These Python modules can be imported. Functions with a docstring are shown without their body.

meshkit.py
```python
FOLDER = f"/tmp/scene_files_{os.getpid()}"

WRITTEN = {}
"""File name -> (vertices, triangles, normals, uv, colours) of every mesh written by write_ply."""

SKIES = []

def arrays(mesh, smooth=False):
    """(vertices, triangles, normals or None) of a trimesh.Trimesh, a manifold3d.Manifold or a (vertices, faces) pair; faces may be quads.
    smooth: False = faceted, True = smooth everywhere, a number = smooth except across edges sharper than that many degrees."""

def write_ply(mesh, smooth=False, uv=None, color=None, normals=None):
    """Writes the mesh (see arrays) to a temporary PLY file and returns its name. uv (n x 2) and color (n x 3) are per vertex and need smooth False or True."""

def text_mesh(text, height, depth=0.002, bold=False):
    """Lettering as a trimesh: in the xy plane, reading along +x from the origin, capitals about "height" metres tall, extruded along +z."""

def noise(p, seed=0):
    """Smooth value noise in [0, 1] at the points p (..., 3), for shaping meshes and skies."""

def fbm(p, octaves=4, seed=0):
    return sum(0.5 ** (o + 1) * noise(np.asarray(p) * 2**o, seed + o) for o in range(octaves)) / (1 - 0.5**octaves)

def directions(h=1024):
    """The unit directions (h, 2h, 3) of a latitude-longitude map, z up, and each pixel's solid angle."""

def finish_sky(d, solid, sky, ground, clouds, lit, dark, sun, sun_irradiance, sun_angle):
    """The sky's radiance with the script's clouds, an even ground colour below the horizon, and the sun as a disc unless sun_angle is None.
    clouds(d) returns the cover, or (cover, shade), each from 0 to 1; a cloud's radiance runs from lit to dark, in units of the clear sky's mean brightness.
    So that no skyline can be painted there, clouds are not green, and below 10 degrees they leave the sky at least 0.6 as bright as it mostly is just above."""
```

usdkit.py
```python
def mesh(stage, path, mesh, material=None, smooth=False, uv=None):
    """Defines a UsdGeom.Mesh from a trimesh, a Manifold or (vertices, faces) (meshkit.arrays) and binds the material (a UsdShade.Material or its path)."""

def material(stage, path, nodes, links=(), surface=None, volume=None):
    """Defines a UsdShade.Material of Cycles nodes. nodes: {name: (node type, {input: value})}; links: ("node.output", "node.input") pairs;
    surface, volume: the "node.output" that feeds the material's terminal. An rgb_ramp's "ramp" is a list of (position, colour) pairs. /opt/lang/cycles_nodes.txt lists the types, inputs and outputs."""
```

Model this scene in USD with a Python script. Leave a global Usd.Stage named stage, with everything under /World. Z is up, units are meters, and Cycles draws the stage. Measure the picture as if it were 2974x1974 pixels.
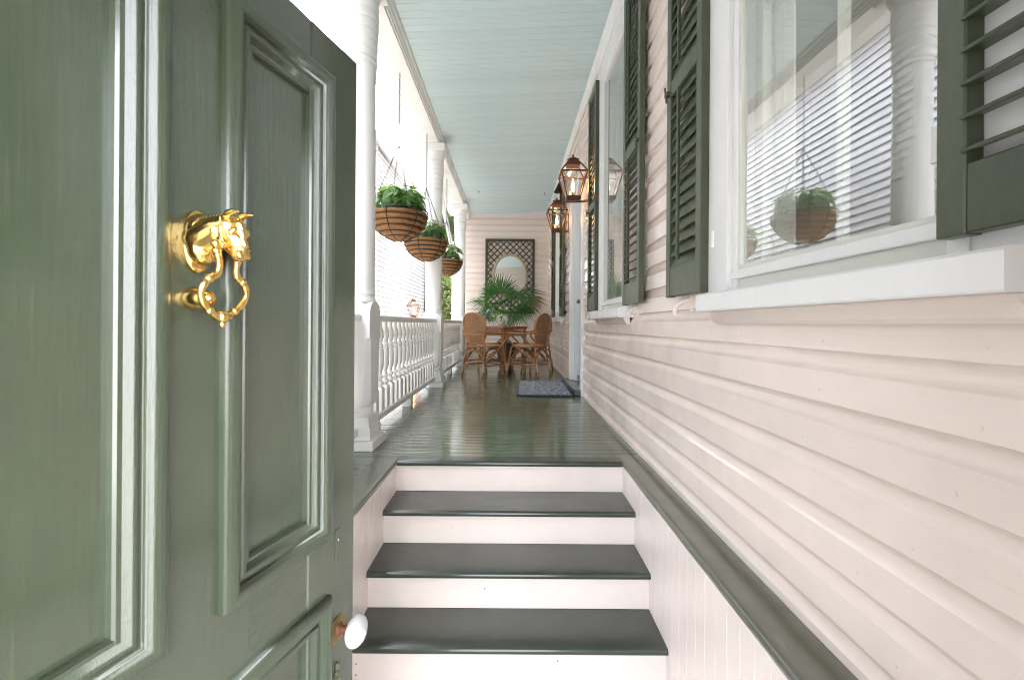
import math, random
import numpy as np, trimesh, usdkit
from pxr import Usd, UsdGeom, UsdLux, UsdShade, Gf, Sdf
from meshkit import fbm

rng = random.Random(7)
nrg = np.random.default_rng(7)
stage = Usd.Stage.CreateInMemory()
UsdGeom.SetStageUpAxis(stage, 'Z')
UsdGeom.SetStageMetersPerUnit(stage, 1.0)
W = UsdGeom.Xform.Define(stage, '/World')
stage.SetDefaultPrim(W.GetPrim())

# ------------------------------------------------------------------ camera, sky, sun, exposure
CAM_Z = 0.80
cam = UsdGeom.Camera.Define(stage, '/World/camera')
cam.AddTranslateOp().Set(Gf.Vec3d(0, 0, CAM_Z))
cam.AddRotateXOp().Set(90.0)
cam.AddRotateZOp().Set(0.40)
cam.CreateFocalLengthAttr(16.0)
cam.CreateHorizontalApertureAttr(36.0)
cam.CreateVerticalApertureOffsetAttr(-0.55)
cam.CreateFStopAttr(9.0)
cam.CreateFocusDistanceAttr(3.2)
cam.CreateClippingRangeAttr(Gf.Vec2f(0.05, 2000))
cam.CreateExposureAttr(3.44)

SUN = np.array([0.07, 0.60, 0.80]); SUN /= np.linalg.norm(SUN)
SUN_EL = math.asin(SUN[2]); SUN_ROT = math.atan2(SUN[0], SUN[1])
dome = UsdLux.DomeLight.Define(stage, '/World/sky')
usdkit.material(stage, '/World/Looks/sky_look', {
    'sky': ('sky_texture', {'sky_type': 'single_scattering', 'sun_disc': False, 'sun_elevation': SUN_EL, 'sun_rotation': SUN_ROT,
                            'altitude': 10.0, 'air_density': 1.0, 'aerosol_density': 2.5, 'ozone_density': 1.0}),
    'tc': ('texture_coordinate', {}),
    'nz': ('noise_texture', {'scale': 2.2, 'detail': 5.0, 'roughness': 0.6}),
    'rp': ('rgb_ramp', {'ramp': [(0.30, (0.15, 0.15, 0.15)), (0.62, (0.85, 0.85, 0.85))]}),
    'mx': ('mix_color', {'b': (9.0, 9.0, 9.2), 'use_clamp': False}),
    'bg': ('background_shader', {'strength': 0.15})},
    [('tc.generated', 'nz.vector'), ('nz.fac', 'rp.fac'), ('rp.color', 'mx.fac'), ('sky.color', 'mx.a'), ('mx.result', 'bg.color')], surface='bg.background')
UsdShade.MaterialBindingAPI.Apply(dome.GetPrim()).Bind(UsdShade.Material.Get(stage, '/World/Looks/sky_look'))
dome.GetPrim().SetCustomDataByKey('kind', 'structure')
sun = UsdLux.DistantLight.Define(stage, '/World/sun')
sun.CreateIntensityAttr(0.80); sun.CreateNormalizeAttr(True); sun.CreateAngleAttr(0.55); sun.CreateColorAttr(Gf.Vec3f(1.0, 0.955, 0.89))
q = Gf.Rotation(Gf.Vec3d(0, 0, 1), Gf.Vec3d(*map(float, SUN)))
sun.AddTransformOp().Set(Gf.Matrix4d().SetRotate(q))

# ------------------------------------------------------------------ helpers
def M(name): return f'/World/Looks/{name}'
used = {}
def numbered(parent, name):
    k = used.get((parent, name), 0); used[(parent, name)] = k + 1
    return name if k == 0 else f'{name}_{k:03d}'
def path_of(p): return '/World' if p is None else str(p.GetPath())
def tag(prim, label=None, cat=None, group=None, kind=None):
    p = prim.GetPrim() if hasattr(prim, 'GetPrim') else prim
    for k, v in (('label', label), ('category', cat), ('group', group), ('kind', kind)):
        if v: p.SetCustomDataByKey(k, v)
    return p
def thing(name, label=None, cat=None, loc=(0, 0, 0), rotz=0.0, group=None, kind=None, parent=None):
    pp = path_of(parent)
    x = UsdGeom.Xform.Define(stage, f'{pp}/{numbered(pp, name)}')
    x.AddTranslateOp().Set(Gf.Vec3d(*map(float, loc)))
    if rotz: x.AddRotateZOp().Set(float(rotz))
    return tag(x, label, cat, group, kind)
def obj(name, mesh, mat, parent=None, smooth=False, label=None, cat=None, group=None, kind=None):
    pp = path_of(parent)
    if isinstance(mesh, MB): mesh = mesh.arr()
    m = usdkit.mesh(stage, f'{pp}/{numbered(pp, name)}', mesh, M(mat), smooth=smooth)
    return tag(m, label, cat, group, kind)
def copy_of(src, loc, rotz=0.0, label=None, group=None):
    was = src.GetCustomData()
    base = src.GetName().rstrip('0123456789').rstrip('_') if src.GetName()[-1].isdigit() else src.GetName()
    x = UsdGeom.Xform.Define(stage, f"/World/{numbered('/World', base)}")
    x.GetPrim().GetReferences().AddInternalReference(src.GetPath())
    x.GetPrim().SetInstanceable(True)
    x.ClearXformOpOrder()
    x.GetPrim().GetAttribute('xformOp:translate') and None
    x.AddTransformOp(opSuffix='place').Set(Gf.Matrix4d().SetRotate(Gf.Rotation(Gf.Vec3d(0, 0, 1), float(rotz))) * Gf.Matrix4d().SetTranslate(Gf.Vec3d(*map(float, loc))))
    return tag(x, label or was.get('label'), was.get('category'), group or was.get('group'))

_sg = np.array([[a, b, c] for a in (-1, 1) for b in (-1, 1) for c in (-1, 1)], float)
_cv = np.vstack([np.repeat(_sg, 3, 0)])
_cm = np.tile(np.eye(3), (8, 1))
_h = trimesh.convex.convex_hull(_cv * (1 - 0.2 * (1 - _cm)))
_o = trimesh.Trimesh(_cv * (1 - 0.2 * (1 - _cm)), process=False)
_map = np.array([np.argmin(np.linalg.norm(_o.vertices - v, axis=1)) for v in _h.vertices])
_cf = _map[_h.faces]
def cbox(lo, hi, b=0.004):
    lo, hi = np.minimum(lo, hi).astype(float), np.maximum(lo, hi).astype(float)
    h = (hi - lo) / 2; b = min(b, 0.45 * h.min())
    return _cv * (h - b * (1 - _cm)) + (lo + hi) / 2, _cf
def T(m, R=None, t=(0, 0, 0)):
    v, f = m
    v = np.asarray(v, float)
    if R is not None: v = v @ np.asarray(R).T
    return v + np.asarray(t, float), f
def rot(axis, deg):
    return trimesh.transformations.rotation_matrix(math.radians(deg), axis)[:3, :3]
RX = lambda d: rot([1, 0, 0], d); RY = lambda d: rot([0, 1, 0], d); RZ = lambda d: rot([0, 0, 1], d)
class MB:
    def __init__(s): s.v, s.f, s.n = [], [], 0
    def add(s, m):
        v, f = (m.vertices, m.faces) if hasattr(m, 'vertices') else m
        v, f = np.asarray(v, float), np.asarray(f, int)
        if f.shape[1] == 4: f = np.vstack([f[:, [0, 1, 2]], f[:, [0, 2, 3]]])
        s.v.append(v); s.f.append(f + s.n); s.n += len(v); return s
    def box(s, lo, hi, b=0.004): return s.add(cbox(lo, hi, b))
    def tube(s, p, r, n=7, closed=False): return s.add(tube(p, r, n, closed))
    def arr(s): return np.vstack(s.v), np.vstack(s.f)
def spline(pts, n=8, closed=False):
    p = np.asarray(pts, float); N = len(p); out = []
    for i in range(N if closed else N - 1):
        if closed: a, b, c, d = p[(i - 1) % N], p[i], p[(i + 1) % N], p[(i + 2) % N]
        else: a, b, c, d = p[max(i - 1, 0)], p[i], p[i + 1], p[min(i + 2, N - 1)]
        for t in np.arange(n) / n:
            out.append(.5 * (2 * b + (c - a) * t + (2 * a - 5 * b + 4 * c - d) * t * t + (3 * b - a - 3 * c + d) * t ** 3))
    if not closed: out.append(p[-1])
    return np.array(out)
def tube(p, r, n=7, closed=False):
    p = np.asarray(p, float); k = len(p); r = np.broadcast_to(np.asarray(r, float), (k,))
    t = (np.roll(p, -1, 0) - np.roll(p, 1, 0)) if closed else np.gradient(p, axis=0)
    t /= np.maximum(np.linalg.norm(t, axis=1, keepdims=True), 1e-12)
    u = np.cross(t[0], [0, 0, 1.0]); u = u if np.linalg.norm(u) > .05 else np.cross(t[0], [0, 1.0, 0]); u /= np.linalg.norm(u)
    V = []
    a = np.arange(n) * 2 * np.pi / n
    for i in range(k):
        u = u - t[i] * (u @ t[i]); u /= np.linalg.norm(u); w = np.cross(t[i], u)
        V.append(p[i] + r[i] * (np.cos(a)[:, None] * u + np.sin(a)[:, None] * w))
    V = np.vstack(V); F = []
    for i in range(k if closed else k - 1):
        j = (i + 1) % k
        for q_ in range(n):
            q2 = (q_ + 1) % n
            F += [[i * n + q_, i * n + q2, j * n + q2], [i * n + q_, j * n + q2, j * n + q_]]
    if not closed:
        V = np.vstack([V, p[0], p[-1]])
        for q_ in range(n):
            q2 = (q_ + 1) % n
            F += [[k * n, q2, q_], [k * n + 1, (k - 1) * n + q_, (k - 1) * n + q2]]
    return V, np.array(F)
def lathe(prof, n=24, c=(0, 0, 0)):
    prof = np.asarray(prof, float); k = len(prof); a = np.arange(n) * 2 * np.pi / n
    V = np.vstack([np.c_[r * np.cos(a), r * np.sin(a), np.full(n, z)] for r, z in prof]) + np.asarray(c, float); F = []
    for i in range(k - 1):
        for q_ in range(n):
            q2 = (q_ + 1) % n
            F += [[i * n + q_, i * n + q2, (i + 1) * n + q2], [i * n + q_, (i + 1) * n + q2, (i + 1) * n + q_]]
    V = np.vstack([V, [0, 0, prof[0][1]] + np.asarray(c, float), [0, 0, prof[-1][1]] + np.asarray(c, float)])
    for q_ in range(n):
        q2 = (q_ + 1) % n
        F += [[k * n, q2, q_], [k * n + 1, (k - 1) * n + q_, (k - 1) * n + q2]]
    return V, np.array(F)
def sqlathe(prof, c=(0, 0, 0)):
    V, F = lathe([(r * math.sqrt(2), z) for r, z in prof], 4)
    return V @ RZ(45).T + np.asarray(c, float), F
def prism(poly, a0, a1, axis='y'):
    """a polygon of (u, z) swept along an axis; u runs along x when axis is y, along y when axis is x."""
    g = trimesh.creation.extrude_polygon(__import__('shapely').Polygon(poly), a1 - a0, engine='earcut')
    v = np.asarray(g.vertices); f = np.asarray(g.faces)
    if axis == 'y': return np.c_[v[:, 0], v[:, 2] + a0, v[:, 1]], f[:, ::-1]
    return np.c_[v[:, 2] + a0, v[:, 0], v[:, 1]], f
def ell(c, r, sub=2):
    s = trimesh.creation.icosphere(sub, 1.0)
    return np.asarray(s.vertices) * np.asarray(r, float) + np.asarray(c, float), np.asarray(s.faces)
def blob(chain, edge=0.004, it=6):
    """spheres (x, y, z, r) joined pairwise by hulls into one smooth body."""
    import manifold3d as m3
    parts = []
    for seg in chain:
        ms = [m3.Manifold.sphere(s_[3], 20).translate(s_[:3]) for s_ in seg]
        parts.append(m3.Manifold.batch_hull(ms))
    m = m3.Manifold.batch_boolean(parts, m3.OpType.Add).refine_to_length(edge).to_mesh()
    t = trimesh.Trimesh(m.vert_properties[:, :3], m.tri_verts)
    trimesh.smoothing.filter_taubin(t, iterations=it)
    return np.asarray(t.vertices), np.asarray(t.faces)

# ------------------------------------------------------------------ materials
def paint(name, col, rough=0.4, stretch=(1, 1, 1), scale=40, bump=0.12, var=0.08, rvar=0.1, coat=0.0, spec=0.5, coat_ior=1.5, coat_rough=0.10, local=False, dirt=None, fine=220, dist=0.004, rand=0.0):
    c = np.array(col)
    src = 'tc.object' if local else 'geo.position'
    n = {'geo': ('geometry', {}), 'tc': ('texture_coordinate', {}), 'mp': ('mapping', {'scale': stretch}),
         'n1': ('noise_texture', {'scale': scale, 'detail': 5.0, 'roughness': 0.6}),
         'n2': ('noise_texture', {'scale': 2.3, 'detail': 4.0, 'roughness': 0.6}),
         'n3': ('noise_texture', {'scale': fine, 'detail': 2.0}),
         'cr': ('rgb_ramp', {'ramp': [(0.25, tuple(c * (1 - var))), (0.75, tuple(np.minimum(c * (1 + var), 0.95)))]}),
         'mh': ('mix_float', {'fac': 0.35}),
         'mf': ('mix_float', {'fac': 0.55}),
         'rr': ('map_range', {'from_min': 0.3, 'from_max': 0.7, 'to_min': max(rough - rvar, 0.02), 'to_max': rough + rvar}),
         'bp': ('bump', {'strength': bump, 'distance': dist}),
         'p': ('principled_bsdf', {'coat_weight': coat, 'coat_roughness': coat_rough, 'coat_ior': coat_ior, 'specular_ior_level': spec})}
    l = [(src, 'mp.vector'), ('mp.vector', 'n1.vector'), (src, 'n2.vector'), (src, 'n3.vector'),
         ('n1.fac', 'mf.a'), ('n2.fac', 'mf.b'), ('mf.result', 'cr.fac'), ('n2.fac', 'rr.value'), ('rr.result', 'p.roughness'),
         ('n1.fac', 'mh.a'), ('n3.fac', 'mh.b'), ('mh.result', 'bp.height'), ('bp.normal', 'p.normal')]
    out = 'cr.color'
    if rand:
        n['oi'] = ('object_info', {}); n['rm'] = ('map_range', {'to_min': 1 - rand, 'to_max': 1 + rand}); n['hs'] = ('hsv', {})
        l += [('oi.random', 'rm.value'), ('rm.result', 'hs.value'), (out, 'hs.color')]; out = 'hs.color'
    if dirt:
        dc, lo, hi, ds = dirt
        n['d'] = ('noise_texture', {'scale': ds, 'detail': 6.0, 'roughness': 0.7}); n['dr'] = ('map_range', {'from_min': lo, 'from_max': hi, 'clamp': True}); n['dm'] = ('mix_color', {'b': dc})
        l += [('mp.vector', 'd.vector'), ('d.fac', 'dr.value'), ('dr.result', 'dm.fac'), (out, 'dm.a')]; out = 'dm.result'
    l.append((out, 'p.base_color'))
    return usdkit.material(stage, M(name), n, l, surface='p.BSDF')
def plain(name, col, rough=0.5, metal=0.0, **kw):
    return usdkit.material(stage, M(name), {'p': ('principled_bsdf', {'base_color': col, 'roughness': rough, 'metallic': metal, **kw})}, [], surface='p.BSDF')

PINK = (0.85, 0.74, 0.665)
paint('pink_siding', PINK, 0.30, (9, 0.5, 18), 9, 0.34, 0.035, 0.08, coat=0.5, rand=0.03, dirt=((0.60, 0.47, 0.40), 0.66, 0.85, 5))
paint('pink_siding_across', PINK, 0.40, (0.7, 9, 14), 9, 0.06, 0.03, 0.08, rand=0.025)
paint('pink_trim', (0.80, 0.71, 0.655), 0.33, (1.2, 4, 4), 10, 0.12, 0.03, dirt=((0.52, 0.47, 0.42), 0.64, 0.84, 7))
paint('pink_panel', (0.80, 0.71, 0.655), 0.35, (8, 8, 0.8), 12, 0.12, 0.04, dirt=((0.55, 0.48, 0.42), 0.70, 0.88, 7))
paint('white_paint', (0.80, 0.80, 0.785), 0.34, (6, 6, 0.7), 12, 0.14, 0.03, 0.08, dirt=((0.60, 0.56, 0.48), 0.68, 0.9, 6))
paint('white_rail', (0.80, 0.79, 0.77), 0.38, (8, 0.7, 8), 12, 0.12, 0.03)
paint('neighbor_white', (0.26, 0.26, 0.265), 0.55, (8, 0.6, 8), 9, 0.12, 0.03)  # white siding lowered to mid-grey to offset its overexposure
paint('sash_paint', (0.66, 0.67, 0.60), 0.35, (5, 1, 1), 12, 0.1, 0.04)
paint('door_white', (0.72, 0.76, 0.78), 0.35, (6, 6, 0.8), 12, 0.1, 0.03)
GREEN = (0.023, 0.031, 0.017)
paint('door_green', GREEN, 0.26, (15, 15, 0.8), 10, 0.65, 0.32, 0.06, coat=1.0, coat_ior=1.65, coat_rough=0.16, spec=0.5, local=True, dist=0.003, dirt=((0.055, 0.052, 0.032), 0.60, 0.85, 5), fine=120)
paint('door_moulding', GREEN, 0.24, (26, 26, 1.6), 12, 0.9, 0.2, 0.06, coat=1.0, coat_ior=1.5, coat_rough=0.26, spec=0.45, local=True, dist=0.0022, fine=140, dirt=((0.075, 0.068, 0.042), 0.62, 0.85, 7))
paint('door_green_across', GREEN, 0.28, (1.3, 13, 14), 7, 0.8, 0.25, 0.06, coat=1.0, coat_ior=1.65, coat_rough=0.16, spec=0.5, local=True, dist=0.009, dirt=((0.055, 0.052, 0.032), 0.60, 0.85, 5), fine=150)
paint('shutter_green', (0.064, 0.078, 0.045), 0.34, (5, 5, 2), 16, 0.35, 0.16, 0.08, fine=170, dist=0.003, dirt=((0.15, 0.165, 0.115), 0.74, 0.9, 20), rand=0.08)
paint('tread_green', (0.031, 0.039, 0.030), 0.24, (0.8, 6, 6), 6, 0.12, 0.12, 0.05, coat=0.35, dirt=((0.085, 0.083, 0.068), 0.62, 0.84, 5))
paint('cap_green', (0.098, 0.105, 0.074), 0.24, (4, 0.9, 4), 8, 0.22, 0.16, 0.06, coat=0.6, dirt=((0.22, 0.205, 0.15), 0.62, 0.85, 6))  # lighter tread green: reflection of the pink wall put into the colour, plus wear
usdkit.material(stage, M('ceiling_blue'), {'oi': ('object_info', {}), 'rm': ('map_range', {'to_min': .965, 'to_max': 1.035}), 'hs': ('hsv', {'color': (0.555, 0.685, 0.715)}), 'geo': ('geometry', {}),
    'n2': ('noise_texture', {'scale': 1.2, 'detail': 3.0}), 'rr': ('map_range', {'from_min': .3, 'from_max': .7, 'to_min': .34, 'to_max': .46}), 'p': ('principled_bsdf', {})},
    [('oi.random', 'rm.value'), ('rm.result', 'hs.value'), ('hs.color', 'p.base_color'), ('geo.position', 'n2.vector'), ('n2.fac', 'rr.value'), ('rr.result', 'p.roughness')], surface='p.BSDF')
paint('trellis_green', (0.050, 0.050, 0.026), 0.5, (4, 4, 4), 18, 0.2, 0.3, dirt=((0.16, 0.15, 0.08), 0.6, 0.8, 9))
paint('mirror_frame', (0.42, 0.36, 0.24), 0.55, (4, 4, 4), 14, 0.25, 0.2)
paint('rattan', (0.32, 0.135, 0.042), 0.36, (3, 3, 3), 14, 0.15, 0.3, coat=0.3, rand=0.1)
paint('rattan_pale', (0.47, 0.30, 0.14), 0.45, (1, 1, 6), 40, 0.3, 0.25)
paint('rattan_red', (0.25, 0.065, 0.028), 0.28, (6, 6, 6), 10, 0.15, 0.25, coat=0.5)
paint('concrete', (0.46, 0.44, 0.41), 0.8, (1, 1, 1), 6, 0.3, 0.15)
paint('copper', (0.13, 0.042, 0.019), 0.45, (3, 3, 3), 16, 0.1, 0.3, spec=0.4, dirt=((0.06, 0.035, 0.025), 0.5, 0.72, 14))
plain('black_iron', (0.018, 0.018, 0.018), 0.45, 0.3)
plain('brass', (0.83, 0.555, 0.19), 0.17, 1.0)
plain('old_brass', (0.28, 0.20, 0.09), 0.4, 0.9)
plain('porcelain', (0.44, 0.44, 0.425), 0.12, 0.0, coat_weight=0.6)
plain('rust', (0.13, 0.045, 0.022), 0.6, 0.3)
plain('chain_steel', (0.25, 0.25, 0.26), 0.4, 0.9)
plain('mirror_glass', (0.86, 0.88, 0.86), 0.02, 1.0)
plain('terracotta_dark', (0.06, 0.05, 0.04), 0.6)
plain('soil', (0.03, 0.022, 0.015), 0.9)
plain('room_plaster', (0.68, 0.68, 0.62), 0.8)
plain('room_floor', (0.16, 0.10, 0.06), 0.4)
plain('petal_white', (0.82, 0.80, 0.72), 0.5)
# floor: glossy worn porch paint
usdkit.material(stage, M('floor_green'), {
    'geo': ('geometry', {}), 'mp': ('mapping', {'scale': (1.3, 9, 1)}), 'oi': ('object_info', {}),
    'n1': ('noise_texture', {'scale': 7.0, 'detail': 6.0, 'roughness': 0.65}), 'n2': ('noise_texture', {'scale': 2.4, 'detail': 5.0, 'roughness': 0.65}),
    'n3': ('noise_texture', {'scale': 90.0, 'detail': 3.0}),
    'cr': ('rgb_ramp', {'ramp': [(0.3, (0.046, 0.066, 0.042)), (0.52, (0.070, 0.095, 0.060)), (0.72, (0.135, 0.155, 0.095))]}),
    'mf': ('mix_float', {'fac': 0.5}), 'rm': ('map_range', {'to_min': 0.9, 'to_max': 1.1}), 'hs': ('hsv', {}),
    'rr': ('map_range', {'from_min': 0.35, 'from_max': 0.7, 'to_min': 0.12, 'to_max': 0.28}),
    'mh': ('mix_float', {'fac': 0.12}), 'bp': ('bump', {'strength': 0.05, 'distance': 0.002}),
    'p': ('principled_bsdf', {'specular_ior_level': 0.7, 'coat_weight': 0.6, 'coat_roughness': 0.07, 'coat_ior': 1.6})},
    [('geo.position', 'mp.vector'), ('mp.vector', 'n1.vector'), ('geo.position', 'n2.vector'), ('geo.position', 'n3.vector'),
     ('n1.fac', 'mf.a'), ('n2.fac', 'mf.b'), ('mf.result', 'cr.fac'), ('oi.random', 'rm.value'), ('rm.result', 'hs.value'), ('cr.color', 'hs.color'), ('hs.color', 'p.base_color'),
     ('mf.result', 'rr.value'), ('rr.result', 'p.roughness'), ('n1.fac', 'mh.a'), ('n3.fac', 'mh.b'), ('mh.result', 'bp.height'), ('bp.normal', 'p.normal')], surface='p.BSDF')
def glass(name, f0, wav=0.0, tint=(0.96, 0.97, 0.96)):
    usdkit.material(stage, M(name), {
        'geo': ('geometry', {}), 'mp': ('mapping', {'scale': (1.5, 1.5, 1.0)}), 'nz': ('noise_texture', {'scale': 2.6, 'detail': 1.0}), 'bp': ('bump', {'strength': wav, 'distance': 0.006}),
        'lw': ('layer_weight', {'blend': 0.5}), 'pw': ('math', {'math_type': 'power', 'value2': 5.0}), 'ma': ('math', {'math_type': 'multiply_add', 'value2': 1.0 - f0, 'value3': f0}),
        'tr': ('transparent_bsdf', {'color': tint}), 'gl': ('glossy_bsdf', {'color': (0.97, 0.97, 0.97), 'roughness': 0.0}), 'mx': ('mix_closure', {})},
        [('geo.position', 'mp.vector'), ('mp.vector', 'nz.vector'), ('nz.fac', 'bp.height')] + ([('bp.normal', 'gl.normal')] if wav else []) +
        [('lw.facing', 'pw.value1'), ('pw.value', 'ma.value1'), ('ma.value', 'mx.fac'), ('tr.BSDF', 'mx.closure1'), ('gl.BSDF', 'mx.closure2')], surface='mx.closure')
glass('window_glass', 0.33, 0.04)
glass('old_glass', 0.15, 0.07)
glass('lamp_glass', 0.06)
def leafmat(name, a, b, rough=0.35, trans=0.35):
    tc = tuple(min(1, x * 1.6) for x in b)
    usdkit.material(stage, M(name), {
        'geo': ('geometry', {}), 'rp': ('rgb_ramp', {'ramp': [(0.0, a), (1.0, b)]}), 'oi': ('object_info', {}), 'nz': ('noise_texture', {'scale': 7.0, 'detail': 2.0}),
        'mf': ('mix_float', {'fac': 0.45}), 'mf2': ('mix_float', {'fac': 0.35}),
        'p': ('principled_bsdf', {'roughness': rough}), 'tl': ('translucent_bsdf', {'color': tc}), 'mx': ('mix_closure', {'fac': trans})},
        [('geo.random_per_island', 'mf.a'), ('nz.fac', 'mf.b'), ('geo.position', 'nz.vector'), ('mf.result', 'mf2.a'), ('oi.random', 'mf2.b'), ('mf2.result', 'rp.fac'), ('rp.color', 'p.base_color'), ('p.BSDF', 'mx.closure1'), ('tl.BSDF', 'mx.closure2')], surface='mx.closure')
leafmat('leaf_basket', (0.04, 0.12, 0.035), (0.20, 0.34, 0.09), 0.35, 0.45)
leafmat('leaf_palm', (0.015, 0.075, 0.016), (0.065, 0.19, 0.04), 0.22, 0.28)
leafmat('leaf_dry', (0.22, 0.14, 0.055), (0.38, 0.26, 0.12), 0.6)
leafmat('leaf_table', (0.05, 0.15, 0.03), (0.15, 0.30, 0.05))
leafmat('leaf_hedge', (0.02, 0.05, 0.015), (0.10, 0.15, 0.04), 0.5)
leafmat('leaf_tree', (0.03, 0.055, 0.015), (0.13, 0.17, 0.05), 0.5)
plain('bark', (0.10, 0.075, 0.05), 0.9)
leafmat('curtain', (0.62, 0.61, 0.55), (0.72, 0.71, 0.65), 0.8, 0.35)
# coir: fibrous
usdkit.material(stage, M('coir'), {
    'tc': ('texture_coordinate', {}), 'n1': ('noise_texture', {'scale': 55.0, 'detail': 6.0, 'roughness': 0.75, 'distortion': 2.5}),
    'cr': ('rgb_ramp', {'ramp': [(0.3, (0.13, 0.062, 0.028)), (0.5, (0.29, 0.15, 0.065)), (0.72, (0.46, 0.28, 0.14))]}), 'bp': ('bump', {'strength': 0.9, 'distance': 0.012}),
    'p': ('principled_bsdf', {'roughness': 0.95, 'specular_ior_level': 0.15})},
    [('tc.object', 'n1.vector'), ('n1.fac', 'cr.fac'), ('cr.color', 'p.base_color'), ('n1.fac', 'bp.height'), ('bp.normal', 'p.normal')], surface='p.BSDF')
# woven cane
usdkit.material(stage, M('cane'), {
    'tc': ('texture_coordinate', {}), 'w1': ('wave_texture', {'scale': 14.0, 'bands_direction': 'diagonal', 'distortion': 1.5}), 'n1': ('noise_texture', {'scale': 26.0, 'detail': 5.0, 'roughness': 0.7}),
    'mf': ('mix_float', {'fac': 0.75}), 'cr': ('rgb_ramp', {'ramp': [(0.25, (0.07, 0.032, 0.012)), (0.5, (0.25, 0.122, 0.046)), (0.75, (0.42, 0.24, 0.10))]}), 'bp': ('bump', {'strength': 0.7, 'distance': 0.006}),
    'p': ('principled_bsdf', {'roughness': 0.5}), 'tr': ('transparent_bsdf', {}), 'mx': ('mix_closure', {'fac': 0.12})},
    [('tc.object', 'w1.vector'), ('tc.object', 'n1.vector'), ('w1.fac', 'mf.a'), ('n1.fac', 'mf.b'), ('mf.result', 'cr.fac'), ('cr.color', 'p.base_color'), ('mf.result', 'bp.height'), ('bp.normal', 'p.normal'),
     ('p.BSDF', 'mx.closure1'), ('tr.BSDF', 'mx.closure2')], surface='mx.closure')
# green and white glazed jar
usdkit.material(stage, M('jar_glaze'), {
    'tc': ('texture_coordinate', {}), 'n1': ('noise_texture', {'scale': 16.0, 'detail': 3.0, 'distortion': 1.6}),
    'cr': ('rgb_ramp', {'ramp': [(0.46, (0.72, 0.75, 0.66)), (0.53, (0.09, 0.22, 0.12)), (0.60, (0.66, 0.70, 0.60)), (0.72, (0.07, 0.19, 0.10))]}),
    'p': ('principled_bsdf', {'roughness': 0.15, 'coat_weight': 0.6})},
    [('tc.object', 'n1.vector'), ('n1.fac', 'cr.fac'), ('cr.color', 'p.base_color')], surface='p.BSDF')
usdkit.material(stage, M('flame'), {'e': ('emission', {'color': (1.0, 0.52, 0.14), 'strength': 9.0})}, [], surface='e.emission')
for k_, c_ in (('rope_navy', (0.07, 0.08, 0.105)), ('rope_grey', (0.26, 0.28, 0.32)), ('rope_beige', (0.42, 0.38, 0.30))):
    paint(k_, c_, 0.8, (1, 1, 1), 120, 0.5, 0.3)
paint('brick_red', (0.34, 0.11, 0.075), 0.85, (1, 1, 1), 20, 0.4, 0.25, rand=0.25)
paint('mortar', (0.42, 0.40, 0.36), 0.9, (1, 1, 1), 30, 0.3, 0.1)

# ------------------------------------------------------------------ the setting: ground, house shell
XW = 0.79          # plane of the pink house wall
XC = -1.01         # line of the columns
YB = 9.88          # back wall
GZ = -0.76         # ground
def zc(x): return 3.245 - 0.045 * (XW - x)   # porch ceiling, falling outwards
gs = 400
obj('ground', (np.array([[-gs, -gs, GZ], [gs, -gs, GZ], [gs, gs, GZ], [-gs, gs, GZ]], float), np.array([[0, 1, 2], [0, 2, 3]])), 'concrete', kind='structure')

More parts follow.
